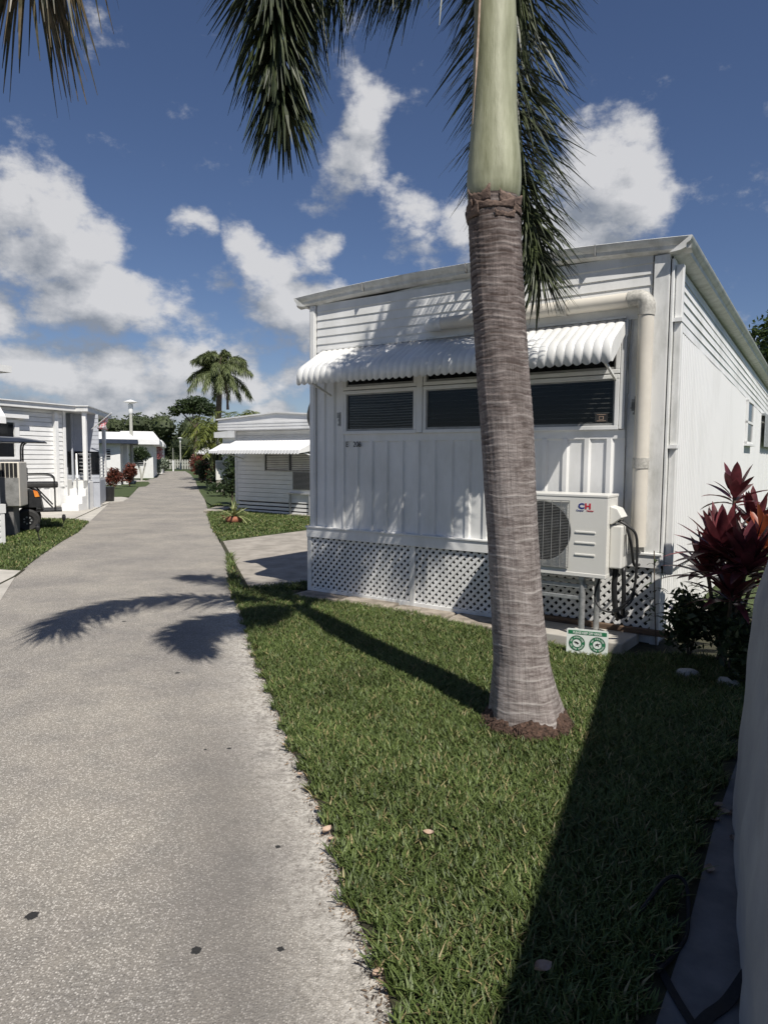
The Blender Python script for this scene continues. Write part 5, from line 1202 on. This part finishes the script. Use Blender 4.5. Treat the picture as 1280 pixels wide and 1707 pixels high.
# near left home sliver (corner at far end, wall runs back towards the viewer)
K = G(9, 909); L1 = thing('mobile_home', 'grey shaded corner of the nearest home on the left edge', 'mobile home', tuple(K))
K0 = K-E_*6; OFF = tuple(K)
bk = Vector((-E_.y, E_.x, 0)); KW = K+bk*.09
mb = MB(); mb.prism([(K0+bk*.09)[:2], KW[:2], (KW+bk*3.8)[:2], (K0+bk*3.8)[:2]], .62, 2.92); mb.build('wall', M['shade_wall'], L1, off=OFF, fix=True)  # grey carries the shade this wall stands in
tfk, lk = wall_tf(K0, K)
mb = MB(tfk); lattice(mb, 6, .58, 0, 0, 0, diag=.1, sw=.045); mb.box(5.92, 6.0, -.01, .05, 0, .6); mb.build('lattice_panel', M['white_far'], L1, off=OFF)
mb = MB(tfk); mb.box(0, 6.02, -.02, .06, .58, .74); mb.build('band_board', M['white_far'], L1, off=OFF)
TP1 = P(20, 621, 12.45)
mb = MB(); mb.prism([(TP1-E_*6.5)[:2], TP1[:2], (TP1+bk*4.2)[:2], (TP1+bk*4.2-E_*6.5)[:2]], TP1.z-.0, TP1.z+.12); mb.build('roof', M['roof'], L1, off=OFF, fix=True)
mb = MB(tfk); mb.prismx([(0, 2.62), (-.26, 2.28), (-.27, 2.16), (-.24, 2.16), (0, 2.50)], 5.3, 5.9); mb.build('awning', M['white_far'], L1, off=OFF)

# golf cart
wc = G(47, 886); ct = thing('golf_cart', 'black and orange golf cart with rear seat parked on the left', 'golf cart', (wc.x, wc.y, 0), R(26))
def wheel(x, y, nm='wheel'):
    mb = MB(); n_ = 28; 
    prof = [(.12, -.08), (.20, -.09), (.235, -.06), (.24, 0), (.235, .06), (.20, .09), (.12, .08)]
    vs = []
    for (r, t) in prof:
        for j in range(n_): a = 2*math.pi*j/n_; vs.append((x+r*math.cos(a), y+t, .24+r*math.sin(a)))
    mb.add(vs, [(i*n_+j, i*n_+(j+1) % n_, (i+1)*n_+(j+1) % n_, (i+1)*n_+j) for i in range(6) for j in range(n_)]); w_ = mb.build(nm, M['rubber'], ct, smooth='auto', fix=True)
    mb = MB(); mb.tube([(x, y-.055, .24), (x, y+.055, .24)], .125, 20)
    mb.build('rim', M['blackp'], w_)
    mb = MB()
    for q in range(7):
        mb = MB() if q else mb; a = q*.9; mb.tube([(x+.07*math.cos(a), y-.075, .24+.07*math.sin(a)), (x+.07*math.cos(a), y-.055, .24+.07*math.sin(a))], .018, 6)
        mb.build('rim_bolt', M['galv'], w_)
for y in (.0, 1.0):
    wheel(0, y); wheel(-1.7, y)
mb = MB(); mb.prismy([(-2.2, .35), (-1.95, .35), (-1.9, .55), (-1.5, .55), (-1.4, .3), (-.32, .3), (-.27, .5), (.25, .5), (.30, .42), (.24, .80), (.05, .92), (-.6, .92), (-.75, .55), (-1.5, .55), (-1.7, .95), (-2.1, .8)], -.02, 1.02); mb.build('body', M['blackp'], ct, bevel=.03, fix=True)
mb = MB(); mb.prismy([(.12, .88), (.20, .85), (.24, .74), (.15, .73)], -.035, -.018); mb.build('tail_light', M['orange'], ct)
mb = MB(); mb.box(-.65, .60, .05, .95, .92, 1.03); mb.box(-.1, .0, .05, .95, 1.03, 1.35); mb.build('seat', M['rubber'], ct, bevel=.03)
mb = MB(); mb.prismy([(-2.0, 1.88), (-2.05, 1.93), (-1.2, 2.02), (-.1, 1.99), (.35, 1.92), (.42, 1.88)], -.08, 1.08); mb.build('roof', M['navy'], ct, bevel=.02, fix=True)
for y in (.0, 1.0):
    mb = MB(); mb.tube(catmull([(.0, y, 1.9), (-.08, y, 1.8), (-.09, y, 1.4), (-.1, y, .9)], 12), .018, 8); mb.tube([(-1.9, y, 1.9), (-1.6, y, 1.4), (-1.75, y, .9)], .018, 8)
    mb.tube(catmull([(.0, y, 1.20), (.35, y, 1.20), (.50, y, 1.15), (.53, y, 1.0), (.53, y, .42)], 14), .015, 8)
    mb.bar((.15, y, .9), (.48, y, .50), .03, .03)
    mb.build('frame', M['blackp'], ct, smooth='auto')
mb = MB(); mb.bar((.15, .5, .42), (.66, .5, .42), 1.0, .03); mb.build('footboard', M['blackp'], ct)
mb = MB(); mb.lathe([(.001, 0), (.19, .01), (.001, .02)], (-1.35, .3, 1.15), 16); mb.build('steering_wheel', M['blackp'], ct)
# beige AC on left
c = G(15, 893); a3 = thing('air_conditioner', 'tall beige air conditioner on a grey block beside the golf cart', 'air conditioner', (c.x, c.y, 0), R(15))
mb = MB(); mb.box(-.24, .30, -.3, .3, .60, 1.48); mb.build('casing', M['beige'], a3, bevel=.02)
mb = MB(); mb.box(-.235, .285, -.312, -.3, .62, 1.17); mb.build('shade_panel', M['greym'], a3)  # grey panel paints shade over the beige front
mb = MB()
for i in range(7): mb.box(-.23+i*.073, -.172+i*.073, -.32, -.302, 1.19, 1.46)
mb.build('grille', M['blackp'], a3); mb = MB(); mb.box(-.2, .15, -.22, .22, 0, .6); mb.build('stand', M['pave_dark'], a3)
# path lights
for (px, py, lean, lab) in ((68,905,-.10,'black garden torch nearest the road, leaning left'), (101,884,.16,'black garden torch farther back, leaning right')):
    c = G(px, py); tl = thing('garden_torch', lab, 'garden light', tuple(c), 0, 'garden torches in the left lawn')
    top = Vector((lean*.5, 0, .20)); mb = MB(); mb.tube([(0, 0, -.02), top], .008, 6); mb.build('stake', M['blackp'], tl)
    mb = MB(Matrix.Translation(top)); mb.lathe([(.015, 0), (.035, .04), (.042, .09), (.03, .13), (.04, .135), (.01, .15)], (0, 0, 0), 10); mb.build('lamp_head', M['blackp'], tl)

# farther left homes
def far_home(name, poly, z1, roofm, lab, roofpoly, rz, fascia=None, opens=()):
    o = thing('mobile_home', lab, 'mobile home', (poly[0][0], poly[0][1], 0)); off_ = (poly[0][0], poly[0][1], 0)
    mb = MB(); mb.prism(poly, 0, z1); mb.build('wall', M['white_far'], o, off=off_, fix=True)
    mb = MB(); mb.prism(roofpoly, rz[0], rz[1]); mb.build('fascia', M[fascia or 'white_far'], o, off=off_, fix=True)
    cx = sum(p[0] for p in roofpoly)/len(roofpoly); cy = sum(p[1] for p in roofpoly)/len(roofpoly)
    mb = MB(); n_ = len(roofpoly); vs = [(p[0], p[1], rz[1]+.003) for p in roofpoly]+[(cx+(p[0]-cx)*.72, cy+(p[1]-cy)*.72, rz[2]) for p in roofpoly]
    mb.add(vs, [(i, (i+1) % n_, n_+(i+1) % n_, n_+i) for i in range(n_)]+[tuple(range(n_, 2*n_))]); mb.build('roof', M['roof'], o, off=off_, fix=True)
    for (p, q, za, zb, m_, nm) in opens:
        t_, l_ = wall_tf(p, q); mb = MB(t_); mb.box(0, l_, -.04, .0, za, zb); w_ = mb.build(nm, M[m_], o, off=off_)
        if nm == 'window':
            mb = MB(t_); z = za
            while z < zb: mb.box(0, l_, -.055, -.042, z, z+.05); z += .14
            mb.build('louvre', M['galv'], w_, off=off_)
    return o
def XY(px, Y): return (P(px, 800, Y).x, Y)
# third left home: white wall facing us and an open porch roof with dark fascia
a, b = XY(120, 37.2), XY(201.5, 38.0)
far_home('h', [a, b, XY(206, 42), XY(120, 46)], 2.45, 'roof', 'white home with louvred window and dark blue edged porch roof', [XY(120, 36.5), XY(231, 38.0), XY(232, 43), XY(120, 47)], (2.33, 2.56, 3.0), 'navy',
         opens=(((XY(177, 37.73)), (XY(185, 37.83)), 1.5, 2.0, 'glass', 'window'),))
b3 = thing('porch_post', 'white porch post under the dark edged roof', 'post', (*XY(214, 39), 0)); mb = MB(); mb.box(-.25, .0, -.1, .1, 0, 2.32); mb.build('shaft', M['white_far'], b3); mb = MB(); mb.box(-.29, .04, -.14, .14, 2.22, 2.325); mb.build('cap', M['white_far'], b3)
far_home('h', [XY(205, 50), XY(256, 50), XY(262, 60), XY(215, 60)], 2.9, 'roof', 'white home with pale metal roof beyond the dark edged porch', [XY(190, 48.5), XY(267, 49.5), XY(272, 61), XY(200, 61)], (2.5, 2.85, 3.5),
         opens=((XY(226, 50), XY(240, 50), 1.0, 2.1, 'glass', 'window'),))
far_home('h', [XY(245, 64), XY(271, 64), XY(275, 72), XY(250, 72)], 2.8, 'roof', 'small pinkish white home behind the bougainvillea', [XY(243, 63), XY(274, 63), XY(278, 73), XY(250, 73)], (2.55, 2.8, 3.2))
random.seed(51)
shrub(189, 800, 34.0, .46, .62, 'redshrub', 'first reddish brown rounded hedge bush beside the white home wall', 1500, .07, 'reddish hedge bushes on the left')
shrub(216, 800, 36.3, .52, .66, 'redshrub', 'second reddish brown rounded hedge bush under the porch roof edge', 1700, .07, 'reddish hedge bushes on the left')
shrub(265, 780, 60, .75, .8, 'silver', 'silvery green rounded shrub beside the far left road edge', 1200, .12)
shrub(274, 780, 68, .9, .8, 'shrub', 'dark green shrub at the far left end of the road', 1200, .13)
shrub(262, 760, 64, .8, 1.4, 'pink', 'pink bougainvillea climbing by the far white home', 900, .11, name='bougainvillea')
shrub(246, 700, 31, .01, .01, 'shrub', 'x', 1, .01) if False else None
# small tree on the left
g = Vector((*XY(236, 45), 0)); tr1 = thing('small_tree', 'small round leafy tree beside the lamp post on the left', 'tree', tuple(g))
mb = MB(); mb.tube(catmull([(0, 0, 0), (-.05, 0, .6), (-.25, 0, 1.2)], 8), .06, 7); mb.tube(catmull([(0, 0, 0), (.15, 0, .6), (.3, 0, 1.2)], 8), .05, 7); mb.build('trunk', M['pole'], tr1)
mb = MB(); leafcloud(mb, blobs((-.1, 0, 1.75), (.75, .7, .65), 12), 1800, .085, shell=.35); mb.build('crown', M['shrub'], tr1)

# lamp posts
def lamp(px, Y, ztop, lab):
    g = Vector((*XY(px, Y), 0)); o = thing('street_lamp', lab, 'street lamp', tuple(g), 0, 'lamp posts along the road'); s_ = ztop/4.8
    mb = MB(); mb.lathe([(.11*s_, 0), (.085*s_, ztop-.9*s_), (.08*s_, ztop-.8*s_)], (0, 0, 0), 12); mb.build('pole', M['pole'], o, smooth='auto')
    mb = MB(); mb.lathe([(.10*s_, ztop-.8*s_), (.135*s_, ztop-.7*s_), (.135*s_, ztop-.3*s_), (.10*s_, ztop-.22*s_)], (0, 0, 0), 14); mb.build('lantern', M['white_far'], o, smooth='auto')
    mb = MB(); mb.lathe([(.15*s_, ztop-.22*s_), (.42*s_, ztop-.14*s_), (.18*s_, ztop-.05*s_), (.03*s_, ztop+.0)], (0, 0, 0), 16); mb.build('hood', M['white_far'], o, smooth='auto')
lamp(220.5, 40, 4.95, 'taller pale lamp post rising over the left homes')
lamp(301.5, 86, 4.1, 'distant lamp post standing at the end of the road')

# fence at the end
f0, f1 = Vector((*XY(276, 89), 0)), Vector((*XY(330, 89), 0)); fe = thing('railing_fence', 'white post and rail fence across the end of the road', 'fence', tuple(f0))
for i in range(14):
    q = f0.lerp(f1, i/13); mb = MB(); mb.box(q.x-.09, q.x+.09, q.y-.08, q.y+.08, 0, 1.25); mb.build('post', M['pole'], fe, off=tuple(f0))
for z in (.55, .95):
    mb = MB(); mb.bar(f0+Vector((0, 0, z)), f1+Vector((0, 0, z)), .06, .12); mb.build('rail', M['pole'], fe, off=tuple(f0))
gt = G(289, 785.5); gp = thing('gate_post', 'slim white marker post left of the distant lamp post', 'post', tuple(gt)); mb = MB(); mb.box(-.07, .07, -.07, .07, 0, 1.2); mb.build('shaft', M['white_far'], gp, bevel=.01); mb = MB(); mb.box(-.02, .02, -.02, .02, 1.2, 2.6); mb.build('rod', M['pole'], gp)
shrub(306, 780, 93, 3.2, .55, 'shrub', 'long dark hedge behind the white rail fence', 2500, .16, name='hedge')

# woods (one far mass)
random.seed(61)
mb = MB(); lobes = []
x = XY(150, 108)[0]
while x < 14:
    Y = random.uniform(100, 122); topz = 7.6+random.uniform(-.9, .9)+(.0 if x > -32 else .8)
    r = random.uniform(2.4, 3.8)
    for q in range(3): lobes.append((x+random.uniform(-2, 2), Y+random.uniform(-3, 3), topz-r*.8-q*2.4, r*random.uniform(.8, 1.2), r, r*.72))
    x += random.uniform(1.1, 2.0)
leafcloud(mb, lobes, 70000, .30, shell=.75)
for (cx, cy, cz, rx, ry, rz) in lobes:
    mb.lathe([(.01, -rz*.8), (.55*rx, -rz*.55), (.8*rx, -.1*rz), (.72*rx, .3*rz), (.45*rx, .62*rz), (.01, .78*rz)], (cx, cy, cz), 9, fn=lambda g, z: 1+.12*math.sin(3*g+cx))
mb.box(XY(150, 112)[0], 14, 111.8, 112.4, 0, 5.2)
x = XY(100, 116)[0]
tag(mb.build('woods', M['woods']), 'dark green wall of dense trees beyond the end of the road', 'woods', kind='stuff')
# spreading tree by the palm
def tree(px, Y, lobes, lab, n, size, m, trunk, name='tree'):
    g = Vector((*XY(px, Y), 0)); o = thing(name, lab, 'tree', tuple(g))
    mb = MB(); leafcloud(mb, lobes, n, size, shell=.45); mb.build('crown', M[m], o)
    mb = MB()
    for pts, r in trunk: mb.tube(catmull(pts, 10), [r*(1-.6*i/10) for i in range(11)], 8)
    mb.build('trunk', M['bark'], o, smooth=True); return o
random.seed(71)
sx_ = lambda px, Y=80: (px-325)/1120*Y
tree(325, 80, [(sx_(302), 0, 7.2, 1.5, 1.3, .55), (sx_(315), 0, 7.9, 1.6, 1.4, .6), (sx_(330), 0, 8.1, 1.6, 1.5, .65), (sx_(342), 0, 7.5, 1.5, 1.3, .7), (sx_(322), 0, 7.1, 1.7, 1.4, .5), (sx_(350), 0, 7.0, 1.3, 1.3, .6), (sx_(293), 0, 6.7, .8, .8, .35)],
     'flat topped spreading tree left of the queen palm', 5200, .17, 'treeleaf', [([(0, 0, 0), (.1, 0, 3.5), (.2, 0, 5.2)], .3), ([(.2, 0, 5), (-.8, 0, 6.2), (-1.6, 0, 7)], .14), ([(.2, 0, 5), (.6, 0, 6.4), (1.2, 0, 7.4)], .14), ([(.1, 0, 4.8), (-.1, 0, 6.4), (-.3, 0, 7.6)], .12)], 'spreading_tree')
# queen palm
random.seed(81)
g = Vector((*XY(365, 46), 0)); qp = thing('palm_tree', 'distant queen palm with drooping feathery crown and orange fruit', 'palm tree', tuple(g))
zc = 7.0
mb = MB(); mb.tube(catmull([(-.08, 0, 0), (-.05, 0, 2.5), (.05, 0, 5), (.18, 0, zc)], 14), [.25-.006*i for i in range(15)], 12); mb.build('trunk', M['bark'], qp, smooth=True)
for i in range(34):
    a = i*2.4; e = (1.42, 1.12, .8, .45)[i % 4]+random.uniform(-.08, .08); Lr = 3.9*(.66+.34*math.sin(e))*random.uniform(.92, 1.06); gv = .95-.38*math.sin(e); d = Vector((math.cos(a), math.sin(a), 0))
    pts = [Vector((.18, 0, zc))+d*Lr*math.cos(e)*q+Vector((0, 0, Lr*(math.sin(e)*q-gv*q*q))) for q in (0, .25, .5, .75, 1.0)]
    mb = MB(); rb = MB(); frond(mb, rb, pts, n=80, L=.52, plum=4, droop=.8, wid=.045, r0=.03, segs=2, sweep=.9)
    fo = mb.build('frond', M['farleaf'], qp); rb.build('stalk', M['rachis'], fo)
mb = MB(); leafcloud(mb, [(.75, -.5, zc+.15, .28, .28, .35), (.5, -.5, zc+.5, .2, .2, .25)], 220, .07, shell=.2); mb.build('fruit_cluster', M['orange'], qp)
mb = MB(); mb.tube([(.3, -.2, zc), (.22, -.35, zc+.9), (.35, -.4, zc+1.3)], [.05, .08, .03], 7); mb.tube([(.5, -.3, zc+.2), (.72, -.4, zc-1.2), (.75, -.4, zc-2.2)], [.05, .05, .1], 7); mb.build('dry_sheath', M['husk'], qp)
# areca clump behind second home
for (px, Y, h, n, s_, lab) in ((388, 34, 2.9, 34, 1.25, 'yellow green areca palm clump rising over the second home roof'), (362, 33.5, 2.2, 30, 1.15, 'lower areca palm clump hanging over the third home'), (425, 33, 3.0, 20, .9, 'small palm tuft showing just above the second home roof')):
    g = Vector((*XY(px, Y), 0)); ap = thing('areca_palm', lab, 'palm', tuple(g), 0, 'areca palms behind the right row'); mb = MB(); rb = MB()
    for i in range(n):
        a = random.uniform(0, 6.28); d = Vector((math.cos(a), math.sin(a), 0)); L_ = random.uniform(1.0, 1.5)*s_; b = Vector((random.uniform(-.4, .4), random.uniform(-.3, .3), h*random.uniform(.55, 1)))
        frond(mb, rb, [b, b+d*L_*.3+Vector((0, 0, L_*.6)), b+d*L_*.75+Vector((0, 0, L_*.7)), b+d*L_*1.15+Vector((0, 0, L_*.25))], n=26, L=.45, plum=2, droop=.4, wid=.05, r0=.018, segs=2)
    for q in range(5): x_, y_ = random.uniform(-.3, .3), random.uniform(-.2, .2); rb.tube([(x_, y_, 0), (x_*1.4, y_, h)], .05, 6)
    fo = mb.build('fronds', M['areca'], ap); rb.build('stems', M['rachis'], ap)
for i, (lx, ly, rx, rz, lab) in enumerate(((5.2, 1.6, .5, .7, 'dark leafy shrub behind the red cordyline, nearer one'), (5.6, 3.2, .7, .9, 'dark leafy shrub farther along the side yard'))):
    q = loc(lx, ly); o = thing('shrub', lab, 'shrub', tuple(q), 0, 'green shrubs at the house corner'); mb = MB(); leafcloud(mb, blobs((0, 0, rz), (rx, rx, rz), 8), 1500, .05, shell=.4); mb.build('foliage', M['shrub'], o)
    mb = MB(); mb.tube([(0, 0, 0), (.05, 0, rz)], .02, 5); mb.build('stem', M['bark'], o)
# right background tree
random.seed(91)
g = Vector((*XY(1335, 22), 0)); bt = thing('broadleaf_tree', 'dark leafy tree rising behind the big home at the right edge', 'tree', tuple(g))
mb = MB(); leafcloud(mb, blobs((0, 0, 5.0), (2.1, 1.8, 2.1), 26, spread=.85, sz=.32), 8500, .11, shell=.4); mb.build('crown', M['rightleaf'], bt)
mb = MB(); mb.tube(catmull([(0, 0, 0), (.1, 0, 2), (-.1, 0, 4)], 8), [.22]*5+[.18, .14, .1, .08], 8); mb.build('trunk', M['bark'], bt)

# neighbour home to the right of the viewer, whose shade falls over the lawn
ND = Vector((.392, .92, 0)).normalized(); NC = Vector((3.0, 3.36, 0)); NB = NC-ND*11
nb = thing('mobile_home', 'white mobile home right of the viewer shading the lawn', 'mobile home', tuple(NC)); OFF = tuple(NC); rt_ = Vector((ND.y, -ND.x, 0))
mb = MB(); mb.prism([(NB+rt_*.2)[:2], (NC+rt_*.2-ND*.15)[:2], (NC+rt_*4-ND*.15)[:2], (NB+rt_*4)[:2]], 0, 3.1); mb.build('wall', M['white_far'], nb, off=OFF, fix=True)
mb = MB(); mb.prism([NB[:2], NC[:2], (NC+rt_*4.2)[:2], (NB+rt_*4.2)[:2]], 3.103, 3.3); mb.build('roof', M['roof'], nb, off=OFF, fix=True)
